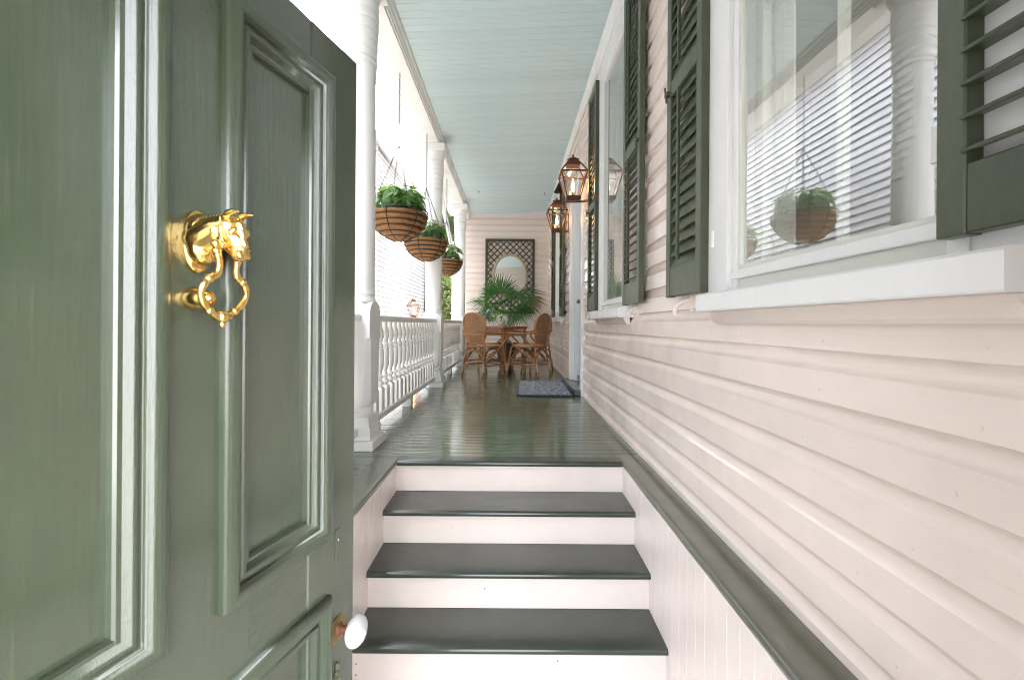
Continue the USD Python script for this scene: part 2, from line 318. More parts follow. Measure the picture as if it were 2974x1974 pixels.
# porch floor: one board after the other
pf = thing('porch_floor', kind='structure')
P0 = 0.083
nb = int((YB - 2.745) / P0)
def crowned(x0, x1, y0, y1, dz):
    w = y1 - y0; c = rng.uniform(.0001, .0005)
    t = [0, .02, .06, .3, .5, .7, .94, .98, 1]; h = [-.0025, -.0006, -.0001, 0, 0, 0, -.0001, -.0006, -.0025]
    pts = [(y0 + w * a, dz + b - c * (2 * a - 1) ** 2) for a, b in zip(t, h)] + [(y1, -.028), (y0, -.028)]
    return prism(pts[::-1], x0, x1, 'x')
for i in range(nb + 1):
    y0 = 2.745 + i * P0; y1 = min(y0 + P0 - 0.0014, YB)
    dz = rng.uniform(-0.0008, 0.0008)
    obj('floor_board', crowned(-1.22, XW + 0.01, y0, y1, dz), 'floor_green', pf, smooth=50)
y = 0.16
while y < 2.74:   # side deck left of the steps
    obj('floor_board', crowned(-1.22, -0.805, y, min(y + P0 - 0.0014, 2.743), rng.uniform(-0.0008, 0.0008)), 'floor_green', pf, smooth=50)
    y += P0
obj('skirt_board', cbox((-1.205, 0.16, GZ), (-1.18, YB, -0.03), 0.004), 'pink_siding', pf)
obj('joist', cbox((-1.17, 2.80, GZ), (XW, YB, -0.03), 0.004), 'bark', pf)

# porch ceiling
ce = thing('porch_ceiling', kind='structure')
P1 = 0.0815
y = 0.12
while y < YB - 0.005:
    y1 = min(y + P1, YB)
    poly = [(-0.895, zc(-0.895)), (XW, zc(XW)), (XW, zc(XW) + 0.02), (-0.895, zc(-0.895) + 0.02)]
    # face with a V joint at each edge and a bead along the middle
    ym = (y + y1) / 2; z0, z1 = zc(-0.895), zc(XW)
    prof = [(y, .0055), (y + .005, 0), (y1 - .005, 0), (y1, .0055), (y1, .02), (y, .02)]
    L = np.array([[-0.895, a, z0 + b] for a, b in prof]); R_ = np.array([[XW + .004, a, z1 + b] for a, b in prof]); n_ = len(prof)
    f = []
    for k in range(n_):
        k2 = (k + 1) % n_; f += [[k, k2, n_ + k2], [k, n_ + k2, n_ + k]]
    obj('ceiling_board', (np.vstack([L, R_]), np.array(f)), 'ceiling_blue', ce)
    y += P1

# roof over porch and house, walls of the rooms: what keeps the sun off
rf = thing('house_roof', 'low roof above the porch and the pink house', 'roof', kind='structure')
obj('porch_roof', cbox((-1.42, -0.3, 3.36), (1.2, YB + .3, 3.46), 0.01), 'white_paint', rf)
obj('roof_slope', prism([(1.0, 3.40), (6.0, 3.40), (6.0, 3.6), (3.5, 4.9), (1.0, 3.62)], -0.3, YB + 3, 'y'), 'black_iron', rf)
rm = thing('room', kind='structure')
for y0_, y1_, z0_, z1_ in ((0.0, .3, 0, 3.4), (2.7, 4.9, 0, 3.4), (7.0, YB + .1, 0, 3.4), (.3, 1.5, 0, 1.2), (.3, 1.5, 2.6, 3.4), (1.5, 2.7, 0, 3.4), (4.9, 7.0, 0, .3), (4.9, 7.0, 3.0, 3.4)):  # gaps in this unseen far wall are added to let daylight into the rooms
    obj('room_wall', cbox((3.0, y0_, z0_), (3.2, y1_, z1_), 0.002), 'room_plaster', rm)
obj('room_wall', cbox((0.95, 0.0, 0), (4.0, 0.1, 3.4), 0.002), 'room_plaster', rm)
obj('room_wall', cbox((0.95, YB, 0), (4.0, YB + .1, 3.4), 0.002), 'room_plaster', rm)
obj('room_wall', cbox((0.95, 4.6, 0), (4.0, 4.7, 3.4), 0.002), 'room_plaster', rm)
obj('floor', cbox((0.86, 0.1, 0.1), (4.0, YB, 0.14), 0.002), 'room_floor', rm)
obj('ceiling', cbox((0.86, 0.1, 3.2), (4.0, YB, 3.24), 0.002), 'room_plaster', rm)

# ------------------------------------------------------------------ clapboard walls
PITCH = 0.1322
def siding_profile(p, cove=True):
    return [(0, 0.0015), (0, .60 * p), (-.003, .625 * p), (-.0075, .66 * p), (-.0125, .71 * p), (-.0165, .78 * p), (-.0190, .86 * p), (-.0205, .94 * p), (-.021, p), (-.03, p), (-.03, 0.0), (-.0015, 0)]
def siding(parent, axis, face, out, z_first, z0, z1, a0, a1, holes, mat, name='siding_board'):
    """boards along an axis; out = +1 or -1: the side the boards face."""
    prof = siding_profile(PITCH)
    k = math.floor((z0 - z_first) / PITCH); z = z_first + k * PITCH
    while z < z1 - 0.004:
        zt = min(z + PITCH, z1)
        iv = [(a0, a1)]
        for h0, h1, hz0, hz1 in holes:
            if min(zt, hz1) - max(z, hz0) > 0.25 * PITCH:
                nv = []
                for s, e in iv:
                    if h0 > s: nv.append((s, min(e, h0)))
                    if h1 < e: nv.append((max(s, h1), e))
                iv = [(s, e) for s, e in nv if e - s > 0.01]
        cut = []
        for s, e in iv:
            while e - s > 4.2:
                m_ = s + rng.uniform(1.6, 3.6); cut.append((s, m_ - .0008)); s = m_ + .0008
            cut.append((s, e))
        for s, e in cut:
            j = rng.uniform(-.0012, .0012)
            zl = max(z, z0)
            poly = [(face + out * (u + j), max(zl, min(z + w, zt - 1e-4 * (w > 0)))) for u, w in prof]
            clean = [poly[0]]
            for q_ in poly[1:]:
                if math.hypot(q_[0] - clean[-1][0], q_[1] - clean[-1][1]) > 2e-4: clean.append(q_)
            import shapely
            pg = shapely.Polygon(clean).buffer(0)
            if pg.is_empty or pg.area < 1e-5: continue
            obj(name, prism(list(pg.exterior.coords)[:-1], s, e, axis), mat, parent, smooth=25)
        z += PITCH

WZ = (0.855, 3.10)
WINDOWS = [(0.62, 1.80), (3.00, 4.18), (7.05, 8.22)]     # casing outer edges along the wall
DOORY = (5.05, 6.10)
hw = thing('house_wall', 'long pink clapboard side wall of the house along the porch', 'wall')
holes = [(a, b, WZ[0], WZ[1]) for a, b in WINDOWS] + [(DOORY[0], DOORY[1], -0.1, 2.56)]
siding(hw, 'y', XW, -1, 0.740, -0.012, 3.22, 0.12, YB, holes, 'pink_siding')
nh_ = MB()
for k in range(0, 6):
    yn = .35 + rng.uniform(0, .3)
    while yn < 4.9:
        nh_.add(T(lathe([(.0042, 0), (.0036, .0009), (.0006, .0012)], 8), RY(-90), (XW - .0006, yn, .740 - k * PITCH + .026 + rng.uniform(-.004, .004))))
        yn += .406 + rng.uniform(-.03, .03)
obj('nail_heads', nh_, 'pink_trim', hw, kind='stuff')
obj('water_table', cbox((XW + .002, 0.12, -0.80), (XW + .03, 2.7, -0.012), 0.003), 'pink_panel', hw)
# sheathing behind the boards, with openings left for windows and door
def sheath(parent, segs):
    for (a, b, c, d) in segs: obj('sheathing', cbox((XW + .031, a, c), (XW + .06, b, d), 0.001), 'pink_panel', parent)
ys = [0.12] + [v for w_ in sorted(WINDOWS + [DOORY]) for v in w_] + [YB]
segs = [(ys[i], ys[i + 1], -.75, 3.3) for i in range(0, len(ys), 2)]
segs += [(a, b, -.75, WZ[0]) for a, b in WINDOWS] + [(a, b, WZ[1], 3.3) for a, b in WINDOWS] + [(DOORY[0], DOORY[1], 2.56, 3.3)]
sheath(hw, segs)
obj('frieze', cbox((XW - .022, 0.12, 3.165), (XW + .0, YB, 3.238), 0.006), 'white_paint', hw)
obj('crown_strip', prism([(XW - .05, 3.236), (XW - .022, 3.19), (XW - .018, 3.19), (XW - .018, 3.241)], 0.12, YB), 'white_paint', hw, smooth=30)

bw = thing('back_wall', 'pink clapboard wall closing the far end of the porch', 'wall')
siding(bw, 'x', YB, -1, 0.740, 0.002, 3.20, -1.06, XW - 0.001, [], 'pink_siding_across')
obj('sheathing', cbox((-1.06, YB + .031, -.7), (XW + .05, YB + .08, 3.3), 0.001), 'pink_panel', bw)
obj('corner_board', cbox((-1.13, YB - .012, 0), (-1.06, YB + .09, 3.1), 0.004), 'white_paint', bw)
obj('frieze', prism([(YB - .03, 3.155), (YB + .0, 3.155), (YB + .0, 3.30), (YB - .03, 3.30)], -0.9, XW - .05, 'x'), 'white_paint', bw)

sw = thing('street_wall', 'pink clapboard wall with the street doorway beside the camera', 'wall')
siding(sw, 'x', 0.12, 1, 0.740, GZ, 3.22, -1.15, XW - 0.001, [(-.64, .40, -2, 1.46)], 'pink_siding_across')
for a, b, c, d in ((-1.15, -.64, GZ, 3.3), (.40, XW, GZ, 3.3), (-.64, .40, 1.46, 3.3)):
    obj('sheathing', cbox((a, 0.03, c), (b, 0.088, d), 0.001), 'pink_panel', sw)
obj('door_jamb', cbox((-.64, -.02, GZ), (-.60, 0.135, 1.46), 0.004), 'door_green', sw)
obj('door_jamb', cbox((.36, -.02, GZ), (.40, 0.135, 1.46), 0.004), 'door_green', sw)
obj('door_head', cbox((-.60, -.02, 1.42), (.36, 0.135, 1.46), 0.004), 'door_green_across', sw)

# ------------------------------------------------------------------ porch steps
st = thing('porch_steps', 'dark green steps with pale pink risers leading up to the porch', 'steps', (0, 0, 0))
SX0, SX1 = -0.668, 0.652
NY = [2.640, 2.375, 2.112, 1.870, 1.62]
NZ = [0.0, -0.178, -0.356, -0.533, -0.711]
def board_nose(x0, x1, yf, yb, zt, th, r=None):
    r = th / 2 if r is None else r
    pts = [(yb, zt - th), (yb, zt)]
    a = np.linspace(math.pi / 2, 3 * math.pi / 2, 9)
    pts += [(yf + r + r * math.cos(t), zt - th / 2 + th / 2 * math.sin(t)) for t in a]
    return prism(pts, x0, x1, 'x')
for k in range(1, 4):
    obj('tread', board_nose(SX0 - .004, SX1 + .004, NY[k], NY[k - 1] + .034, NZ[k], .030), 'tread_green', st, smooth=40)
for k in range(4):
    zb = NZ[k + 1] if k < 3 else GZ - .02
    obj('riser', cbox((SX0 - .002, NY[k] + .026, zb + .0005), (SX1 + .002, NY[k] + .046, NZ[k] - .0305), .001), 'pink_trim', st)
for zn, xn in ((-.617, -.640), (-.664, -.641), (-.60, .2), (-.44, -.12)):
    k = max(i for i in range(4) if NZ[i] > zn)
    obj('nail_head', T(lathe([(.0035, 0), (.003, .0012), (.0005, .0014)], 8), RX(90), (xn, NY[k] + .0262, zn)), 'rust', st)
# top nosing: border boards round the stair well
obj('landing_board', board_nose(-.662, .646, NY[0], 2.7435, 0.004, .032), 'tread_green', st, smooth=40)
def side_cap(x_edge, x_out, sgn):
    # border board along the stair well, with its rounded nose over the well
    a = np.linspace(-math.pi / 2, math.pi / 2, 9); r = .016
    pts = [(x_edge - sgn * r + sgn * r * math.cos(t), -.012 + r * math.sin(t)) for t in a]
    pts = pts + [(x_out, .004), (x_out, -.028)]
    import shapely
    pg = shapely.Polygon(pts).buffer(0)
    return prism(list(pg.exterior.coords)[:-1], 0.14, 2.7435, 'y')
obj('cap_board', side_cap(-.662, -.803, 1), 'cap_green', st, smooth=40)
obj('cap_board', side_cap(.646, XW - .002, -1), 'cap_green', st, smooth=40)
# beaded side walls of the stair well, board by board
for xs, sg in ((SX0, -1), (SX1, 1)):
    y = 0.20
    while y < 2.66:
        y1 = min(y + .078, 2.668)
        obj('side_panel_board', cbox((xs + sg * .001 if sg > 0 else xs - .02, y, GZ - .02), (xs + .02 if sg > 0 else xs - .001, y1 - .0006, -.0285), .0014), 'pink_panel', st)
        y += .078

# ------------------------------------------------------------------ beam and columns
bm = thing('porch_beam', 'long white beam with moulding above the porch columns', 'beam')
obj('beam_box', cbox((-1.085, 0.12, 3.07), (-.935, YB, 3.34), .004), 'white_paint', bm)
obj('bed_moulding', prism([(-.936, 3.085), (-.925, 3.085), (-.921, 3.105), (-.912, 3.112), (-.905, 3.135), (-.893, 3.145), (-.885, 3.168), (-.885, 3.19), (-.936, 3.19)], 0.12, YB), 'white_paint', bm, smooth=30)
obj('outer_fascia', cbox((-1.40, -.3, 3.22), (-1.086, YB + .3, 3.358), .006), 'white_paint', bm)
def make_column(loc, label):
    t = thing('porch_column', label, 'column', loc, group=None)
    obj('plinth', cbox((-.15, -.15, 0.0), (.15, .15, .062), .006), 'white_paint', t)
    b = MB().box((-.125, -.125, .062), (.125, .125, .10), .004)
    b.add(sqlathe([(.125, .10), (.122, .12), (.114, .145), (.110, .17), (.110, .205)]))
    obj('base_block', b, 'white_paint', t, smooth=30)
    rg = [(.100, .205), (.104, .212), (.104, .225), (.099, .230), (.099, .236), (.104, .241), (.104, .253), (.099, .259), (.097, .262), (.102, .268), (.100, .285)]
    obj('lower_ring', lathe(rg, 40), 'white_paint', t, smooth=35)
    # square pedestal: edges chamfered, foot and head rounded off, half-round tops
    oct_ = lambda h, c: np.array([[h, -h + c], [h, h - c], [h - c, h], [-h + c, h], [-h, h - c], [-h, -h + c], [-h + c, -h], [h - c, -h]])
    lev = [(.262, .092, .05), (.275, .104, .048), (.30, .112, .044), (.33, .114, .040), (.60, .115, .026), (.70, .115, .020), (.705, .115, .0015), (.80, .115, .0015), (.86, .115, .0015)]
    V = np.vstack([np.c_[oct_(h, c), np.full(8, z)] for z, h, c in lev]); F = []
    for i in range(len(lev) - 1):
        for k in range(8):
            k2 = (k + 1) % 8; F += [[i * 8 + k, i * 8 + k2, (i + 1) * 8 + k2], [i * 8 + k, (i + 1) * 8 + k2, (i + 1) * 8 + k]]
    pd = MB().add((V, np.array(F)))
    # rounded heads: a half-round tongue on each face
    for ang in (0, 90):
        a = np.linspace(0, math.pi, 17)
        poly = [(.113 * math.cos(t), .86 + .085 * math.sin(t)) for t in a]
        g = prism(poly, -.115, .115, 'y' if ang == 0 else 'x')
        pd.add(g)
    obj('pedestal', pd, 'white_paint', t, smooth=28)
    up = [(.100, .93), (.110, .938), (.112, .955), (.108, .968), (.101, .972), (.101, .982), (.108, .988), (.109, 1.0), (.106, 1.012), (.1045, 1.02)]
    obj('upper_ring', lathe(up, 40), 'white_paint', t, smooth=35)
    obj('shaft', lathe([(.1045, 1.015), (.106, 1.5), (.106, 2.0), (.103, 2.48), (.112, 2.485), (.112, 2.50)], 44), 'white_paint', t, smooth=35)
    cp = [(.100, 2.50)]
    for k in range(5):
        z = 2.515 + k * .062
        cp += [(.101 + .003 * k, z), (.108 + .003 * k, z + .006), (.110 + .003 * k, z + .022), (.108 + .003 * k, z + .044), (.102 + .003 * k, z + .052)]
    cp += [(.118, 2.835), (.121, 2.86), (.113, 2.875), (.117, 2.90), (.128, 2.935), (.142, 2.96), (.145, 2.975)]
    obj('capital', lathe(cp, 44), 'white_paint', t, smooth=35)
    obj('abacus', cbox((-.15, -.15, 2.975), (.15, .15, 3.0695), .006), 'white_paint', t)
    return t
COLY = [2.98, 5.85, 8.75]
make_column((XC, COLY[0], 0), 'nearest white turned column, half hidden behind the open green door')
for yy, lb in ((COLY[1], 'middle white turned column with hanging baskets on either side of it'), (COLY[2], 'farthest white turned column beside the rattan chairs')):
    make_column((XC, yy, 0), lb)

# ------------------------------------------------------------------ railings
BP = [(.030, .0), (.030, .205), (.026, .222), (.017, .236), (.017, .242), (.028, .258), (.032, .275), (.028, .292), (.018, .306), (.018, .310), (.024, .318), (.027, .33)]
BPt = [(.018, .306), (.018, .312), (.026, .322), (.031, .338), (.026, .354), (.017, .366), (.018, .384), (.024, .42), (.030, .455), (.0315, .47), (.026, .474), (.026, .479), (.0315, .484),
       (.0315, .492), (.022, .50), (.020, .53), (.021, .565), (.027, .57), (.030, .578), (.0305, .59), (.028, .615), (.021, .645), (.019, .67)]
def baluster_mesh():
    m = MB().box((-.031, -.031, 0), (.031, .031, .188), .0025)
    m.add(sqlathe([(.031, .188), (.028, .200), (.020, .212)]))
    p = [(.019, .205), (.018, .214), (.024, .222), (.030, .236), (.031, .246), (.027, .262), (.018, .272), (.018, .278), (.026, .288), (.029, .300), (.026, .312), (.0185, .322), (.0185, .34),
         (.023, .36), (.029, .385), (.031, .41), (.0315, .50), (.030, .545), (.026, .550), (.026, .556), (.0300, .561), (.0300, .570), (.0255, .575), (.0255, .580), (.029, .586), (.026, .597), (.021, .604), (.021, .62), (.029, .655), (.0305, .659), (.0305, .667), (.0285, .671),
         (.030, .69), (.028, .715), (.021, .745), (.0185, .765), (.0185, .80)]
    sc = .672 / .80
    m.add(lathe([(r, z * 1.0) for r, z in p], 14))
    v, f = m.arr(); v = v * [1.16, 1.16, sc]
    return v, f
bal = baluster_mesh()
def make_rail(y0, y1, label):
    t = thing('porch_railing', label, 'railing', (XC, y0, 0), group=None)
    L = y1 - y0
    tr = prism([(-.05, .812), (.055, .812), (.060, .818), (.060, .852), (.052, .862), (-.047, .868), (-.055, .858), (-.055, .818)], 0, L)
    obj('top_rail', tr, 'white_rail', t, smooth=25)
    obj('bottom_rail', cbox((-.045, 0, .092), (.050, L, .142), .005), 'white_rail', t)
    n = max(2, round(L / .145))
    for k in range(n):
        yy = (k + .5) * L / n
        obj('baluster', T(bal, RZ(rng.uniform(-4, 4)), (0, yy, .1415)), 'white_paint', t, smooth=30)
    for yy in ((L * .5,) if L > 1 else ()):
        obj('foot_block', cbox((-.04, yy - .06, 0.001), (.045, yy + .06, .0925), .004), 'white_rail', t)
    return t
make_rail(0.16, COLY[0] - .116, 'first section of white baluster railing, behind the open green door')
make_rail(COLY[0] + .116, COLY[1] - .116, 'white baluster railing between the nearest and middle columns')
make_rail(COLY[1] + .116, COLY[2] - .116, 'white baluster railing between the middle and farthest columns')
make_rail(COLY[2] + .116, YB - .02, 'short white railing from the farthest column to the back wall')

# ------------------------------------------------------------------ windows and shutters of the house wall
def make_window(a, b, label, curtain=True):
    t = thing('house_window', label, 'window', (0, 0, 0))
    ia, ib = a + .175, b - .175
    xo = XW - .018
    za, zb = .918, 2.93
    for s, e in ((a, ia), (ib, b)):
        m = MB().box((xo, s, za), (XW + .03, e, 3.10), .004)
        k = ib if s == ib else ia
        m.box((xo - .007, (k - .03) if k == ia else k, za), (xo + .002, k if k == ia else k + .03, 2.95), .003)
        obj('casing', m, 'white_paint', t)
    obj('head_casing', MB().box((xo, ia, zb + .02), (XW + .03, ib, 3.10), .004).box((xo - .015, a - .01, 3.10), (XW + .03, b + .01, 3.13), .006), 'white_paint', t)
    # storm sash
    xg = XW + .006
    fr = MB()
    fr.box((xg - .012, ia, za + .005), (xg + .02, ia + .030, zb + .02), .003).box((xg - .012, ib - .030, za + .005), (xg + .02, ib, zb + .02), .003)
    fr.box((xg - .012, ia + .030, zb - .02), (xg + .02, ib - .030, zb + .02), .003)
    fr.box((xg - .016, ia - .003, za + .045), (xg + .02, ib + .003, za + .078), .003)
    obj('storm_frame', fr, 'white_paint', t)
    obj('apron', cbox((xg - .004, ia, za - .002), (xg + .03, ib, za + .046), .002), 'sash_paint', t)
    obj('bead', MB().box((xg - .005, ia + .030, za + .078), (xg + .012, ib - .030, za + .092), .002).box((xg - .005, ia + .030, za + .092), (xg + .012, ia + .042, zb - .02), .002)
        .box((xg - .005, ib - .042, za + .092), (xg + .012, ib - .030, zb - .02), .002), 'sash_paint', t)
    obj('storm_pane', (np.array([(xg + .005, ib - .026, za + .070), (xg + .005, ia + .026, za + .070), (xg + .005, ia + .026, zb - .010), (xg + .005, ib - .026, zb - .010)]), np.array([[0, 1, 2, 3]])), 'window_glass', t)
    # inner sash with muntins
    xs = XW + .072
    zm = 1.93
    s_ = MB()
    for z0, z1, dx in ((za + .06, zm + .02, .0), (zm - .02, zb, .034)):
        s_.box((xs + dx, ia, z0), (xs + dx + .03, ia + .05, z1), .003).box((xs + dx, ib - .05, z0), (xs + dx + .03, ib, z1), .003)
        s_.box((xs + dx, ia + .05, z0), (xs + dx + .03, ib - .05, z0 + .045), .003).box((xs + dx, ia + .05, z1 - .04), (xs + dx + .03, ib - .05, z1), .003)
        s_.box((xs + dx + .005, (ia + ib) / 2 - .012, z0 + .045), (xs + dx + .027, (ia + ib) / 2 + .012, z1 - .04), .002)
    obj('inner_sash', s_, 'sash_paint', t)
    for z0, z1, dx in ((za + .06, zm + .02, .0), (zm - .02, zb, .034)):
        x_ = xs + dx + .015
        obj('inner_pane', (np.array([(x_, ib - .045, z0 + .04), (x_, ia + .045, z0 + .04), (x_, ia + .045, z1 - .035), (x_, ib - .045, z1 - .035)]), np.array([[0, 1, 2, 3]])), 'old_glass', t)
    obj('window_reveal', MB().box((XW + .03, ia - .03, za - .03), (XW + .16, ia, zb + .05), .002).box((XW + .03, ib, za - .03), (XW + .16, ib + .03, zb + .05), .002)
        .box((XW + .03, ia, zb + .02), (XW + .16, ib, zb + .05), .002).box((XW + .031, ia, za - .03), (XW + .16, ib, za - .003), .002), 'white_paint', t)
    obj('inner_wall', MB().box((XW + .062, a - .8, .1), (XW + .10, ia - .031, 3.2), .001).box((XW + .062, ib + .031, .1), (XW + .10, b + .8, 3.2), .001), 'room_plaster', t)
    # sheer curtains at the sides
    for c0, c1 in ((ia - .05, ia + .06), (ib - .06, ib + .05)):
        u = np.linspace(c0, c1, 40); xx = XW + .165 + .018 * np.sin((u - c0) * 95) + .008 * np.sin(u * 61)
        z_ = np.array([.70, 1.5, 2.3, 3.1]); V = []
        for zz in z_: V.append(np.c_[xx + .004 * np.sin(u * 40 + zz * 2), u, np.full(40, zz)])
        V = np.vstack(V); F = []
        for i in range(3):
            for k in range(39): F.append([i * 40 + k, i * 40 + k + 1, (i + 1) * 40 + k + 1, (i + 1) * 40 + k])
        obj('curtain', (V, np.array(F)), 'curtain', t, smooth=True)
    obj('sill', prism([(XW - .085, .852), (XW - .088, .856), (XW - .088, .912), (XW - .082, .918), (XW + .02, .926), (XW + .03, .926), (XW + .03, .852)], a + .03, b - .06), 'white_paint', t, smooth=20)
    obj('sill_apron', prism([(XW - .045, .846), (XW - .03, .815), (XW - .018, .806), (XW - .001, .806), (XW - .001, .8515), (XW - .045, .8515)], a + .05, b - .08), 'pink_siding', t, smooth=25)
    return t
make_window(*WINDOWS[0], 'nearest white-framed window with wide sill, porch reflected in its glass')
make_window(*WINDOWS[1], 'white-framed window between the nearest window and the side door')
make_window(*WINDOWS[2], 'far white-framed window beyond the side door, beside the rattan table')

def make_shutter(yh, side, label, tilt_lo, tilt_hi, w=.40, z0=.932, z1=3.0, lift=0.0, xoff=0.0, yaw=0.0):
    """side +1: extends towards +y from yh; local x runs along the wall, local -y... built flat against the wall."""
    t = thing('louvered_shutter', label, 'shutter', (XW - .052 - xoff, yh, 0), yaw, group=None)
    th = .034
    sg = side
    def bx(u0, u1, a, b, d0=0.0, d1=th, bev=.003): return cbox((d0, sg * u0, a), (d1, sg * u1, b), bev)
    sw_ = .052
    zr0, zr1 = 1.068, 1.872; zq0, zq1 = 1.945, z1 - .075
    obj('stile', bx(0, sw_, z0, z1), 'shutter_green', t); obj('stile', bx(w - sw_, w, z0, z1), 'shutter_green', t)
    for a, b in ((z0, zr0), (zr1, zq0), (zq1, z1)): obj('rail', bx(sw_, w - sw_, a + (.002 if a == z0 else 0), b, .002, th - .002), 'shutter_green', t)
    for (a, b, tl) in ((zr0, zr1, tilt_lo), (zq0, zq1, tilt_hi)):
        n = round((b - a) / .0545); p = (b - a) / n
        for k in range(n):
            zc_ = a + (k + .5) * p
            jt = tl + rng.uniform(-5, 5)
            hd_ = .031 if tl > 45 else .024
            sl = cbox((-hd_, sw_ - .004, -.0036), (hd_, w - sw_ + .004, .0036), .0030)
            v, f = T(sl, RY(-jt)); v = v * [1, sg, 1] + [th / 2, 0, zc_]
            obj('slat', (v, f if sg > 0 else f[:, ::-1]), 'shutter_green', t)
        xr = -.014
        ra, rb = a + .02, b - .03
        obj('tilt_rod', cbox((xr - .010, sg * (w / 2 - .006), ra), (xr + .004, sg * (w / 2 + .006), rb), .003), 'shutter_green', t)
    obj('latch', MB().box((-.018, sg * (w - .045), zr1 + .012), (.001, sg * (w - .012), zr1 + .03), .002).tube([(-.012, sg * (w - .03), zr1 - .02), (-.02, sg * (w - .03), zr1 + .05)], .005, 6), 'shutter_green', t)
    for zz in (1.12, 2.80):
        obj('hinge', MB().box((th - .002, -sg * .045, zz - .018), (th + .012, sg * .0, zz + .018), .003).tube([(th + .002, -sg * .035, zz - .02), (th + .002, -sg * .035, zz + .045)], .009, 8), 'white_paint', t)
    hb = spline([(.05, sg * (w * .55), .915), (.02, sg * (w * .58), .905), (-.006, sg * (w * .60), .885), (-.012, sg * (w * .60), .862), (-.006, sg * (w * .60), .850)], 5)
    obj('holdback', MB().tube(hb, np.linspace(.007, .012, len(hb)), 8).box((.045, sg * (w * .50), .86), (.056, sg * (w * .56), .93), .003), 'pink_trim', t, smooth=40)
    return t
make_shutter(1.79, 1, 'green shutter with nearly closed slats, between the nearest and second windows', 72, 72)
make_shutter(.796, -1, 'green shutter cut off by the right edge, with wide open slats', 14, 14, z0=.952)
make_shutter(3.06, -1, 'green shutter with lower slats open and upper slats shut, near side of second window', 22, 72)
make_shutter(4.09, 1, 'green shutter seen nearly edge on, just before the first copper lantern', 45, 45)
make_shutter(7.14, -1, 'green shutter of the far window on the side nearer the door', 40, 45)
make_shutter(8.13, 1, 'green shutter of the far window on the side nearer the back wall', 45, 45)

# ------------------------------------------------------------------ side door of the house
sd = thing('side_door', 'white house door set back in its casing, beside the doormat', 'door', (0, 0, 0))
ya, yb = DOORY
xo = XW - .018
obj('casing', cbox((xo, ya, .0), (XW + .03, ya + .115, 2.56), .004), 'white_paint', sd)
obj('casing', MB().box((xo, yb - .115, .075), (XW + .03, yb, 2.56), .004).box((xo - .008, yb - .04, .075), (xo + .003, yb - .012, 2.55), .003), 'white_paint', sd)
obj('head_casing', cbox((xo, ya + .115, 2.44), (XW + .03, yb - .115, 2.56), .004), 'white_paint', sd)
obj('jamb', MB().box((XW + .031, ya + .06, .05), (XW + .16, ya + .12, 2.46), .002).box((XW + .031, yb - .12, .05), (XW + .16, yb - .06, 2.46), .002).box((XW + .031, ya + .12, 2.42), (XW + .16, yb - .12, 2.46), .002)
    .box((XW + .075, yb - .135, .075), (XW + .10, yb - .12, 2.42), .003), 'door_white', sd)
lf = obj('leaf', MB().box((XW + .115, ya + .122, .078), (XW + .155, yb - .122, 2.418), .003).box((XW + .108, ya + .25, .3), (XW + .118, yb - .25, 1.0), .006).box((XW + .108, ya + .25, 1.2), (XW + .118, yb - .25, 2.2), .006), 'door_white', sd)
kb = MB().tube([(XW + .115, yb - .20, 1.10), (XW + .09, yb - .20, 1.10)], .011, 10).add(ell((XW + .068, yb - .20, 1.10), (.024, .028, .028)))
obj('handle', kb, 'old_brass', sd, smooth=True)
obj('threshold', MB().box((XW - .095, ya + .03, .001), (XW + .16, yb + .14, .072), .008), 'tread_green', sd)

# ------------------------------------------------------------------ the open green entrance door
ed = thing('entrance_door', 'large glossy dark green panelled door standing open at the left', 'door', (-.344, 1.0, 0), -104.42)
DW, DT, DZ0, DZ1, TH = .766, 1.0, -.742, 1.371, .045
def dbox(s0, s1, z0, z1, o0=-TH, o1=0.0, b=.003): return cbox((s0, o0, z0), (s1, o1, z1), b)
OP = [(.148, .283), (.483, .618)]            # panel openings
UP, LO = (.428, 1.232), (-.53, .197)
obj('stile', dbox(0, OP[0][0], DZ0, DZ1), 'door_green', ed)
obj('stile', dbox(OP[0][1], OP[1][0], DZ0 + .2, DZ1 - .132), 'door_green', ed)
obj('stile', dbox(OP[1][1], DW, DZ0, DZ1), 'door_green', ed)
obj('rail', dbox(OP[0][0], OP[1][1], UP[1] + .0001, DZ1, -TH, -.0006), 'door_green_across', ed)
obj('rail', dbox(OP[0][0], OP[1][1], LO[1], UP[0], -TH, -.0006), 'door_green_across', ed)
obj('rail', dbox(OP[0][0], OP[1][1], DZ0, LO[0], -TH, -.0006), 'door_green_across', ed)
def frame_sweep(x0, x1, z0, z1, prof):
    V, F = [], []
    for u, o in prof: V += [(x0 - u, o, z0 - u), (x1 + u, o, z0 - u), (x1 + u, o, z1 + u), (x0 - u, o, z1 + u)]
    for i in range(len(prof) - 1):
        for k in range(4):
            k2 = (k + 1) % 4; F += [[i * 4 + k, i * 4 + k2, (i + 1) * 4 + k2], [i * 4 + k, (i + 1) * 4 + k2, (i + 1) * 4 + k]]
    return np.array(V, float), np.array(F)
MP0 = [(.0595, -.004), (.059, .009), (.056, .013), (.050, .0165), (.043, .0175), (.036, .016), (.032, .0115), (.030, .010), (.0285, .0045), (.024, .0045), (.021, .0085), (.016, .0085), (.0125, .004), (.006, -.003), (.0025, -.010), (.0, -.012), (-.002, -.02)]
def smooth_profile(p, n=5):
    q_ = []
    for i in range(len(p) - 1):
        a, b = np.array(p[i]), np.array(p[i + 1])
        for t in np.arange(n) / n: q_.append(a + (b - a) * t)
    q_.append(np.array(p[-1])); q_ = np.array(q_)
    for _ in range(3): q_[1:-1] = .25 * q_[:-2] + .5 * q_[1:-1] + .25 * q_[2:]
    return [tuple(x) for x in q_]
MP = smooth_profile(MP0)
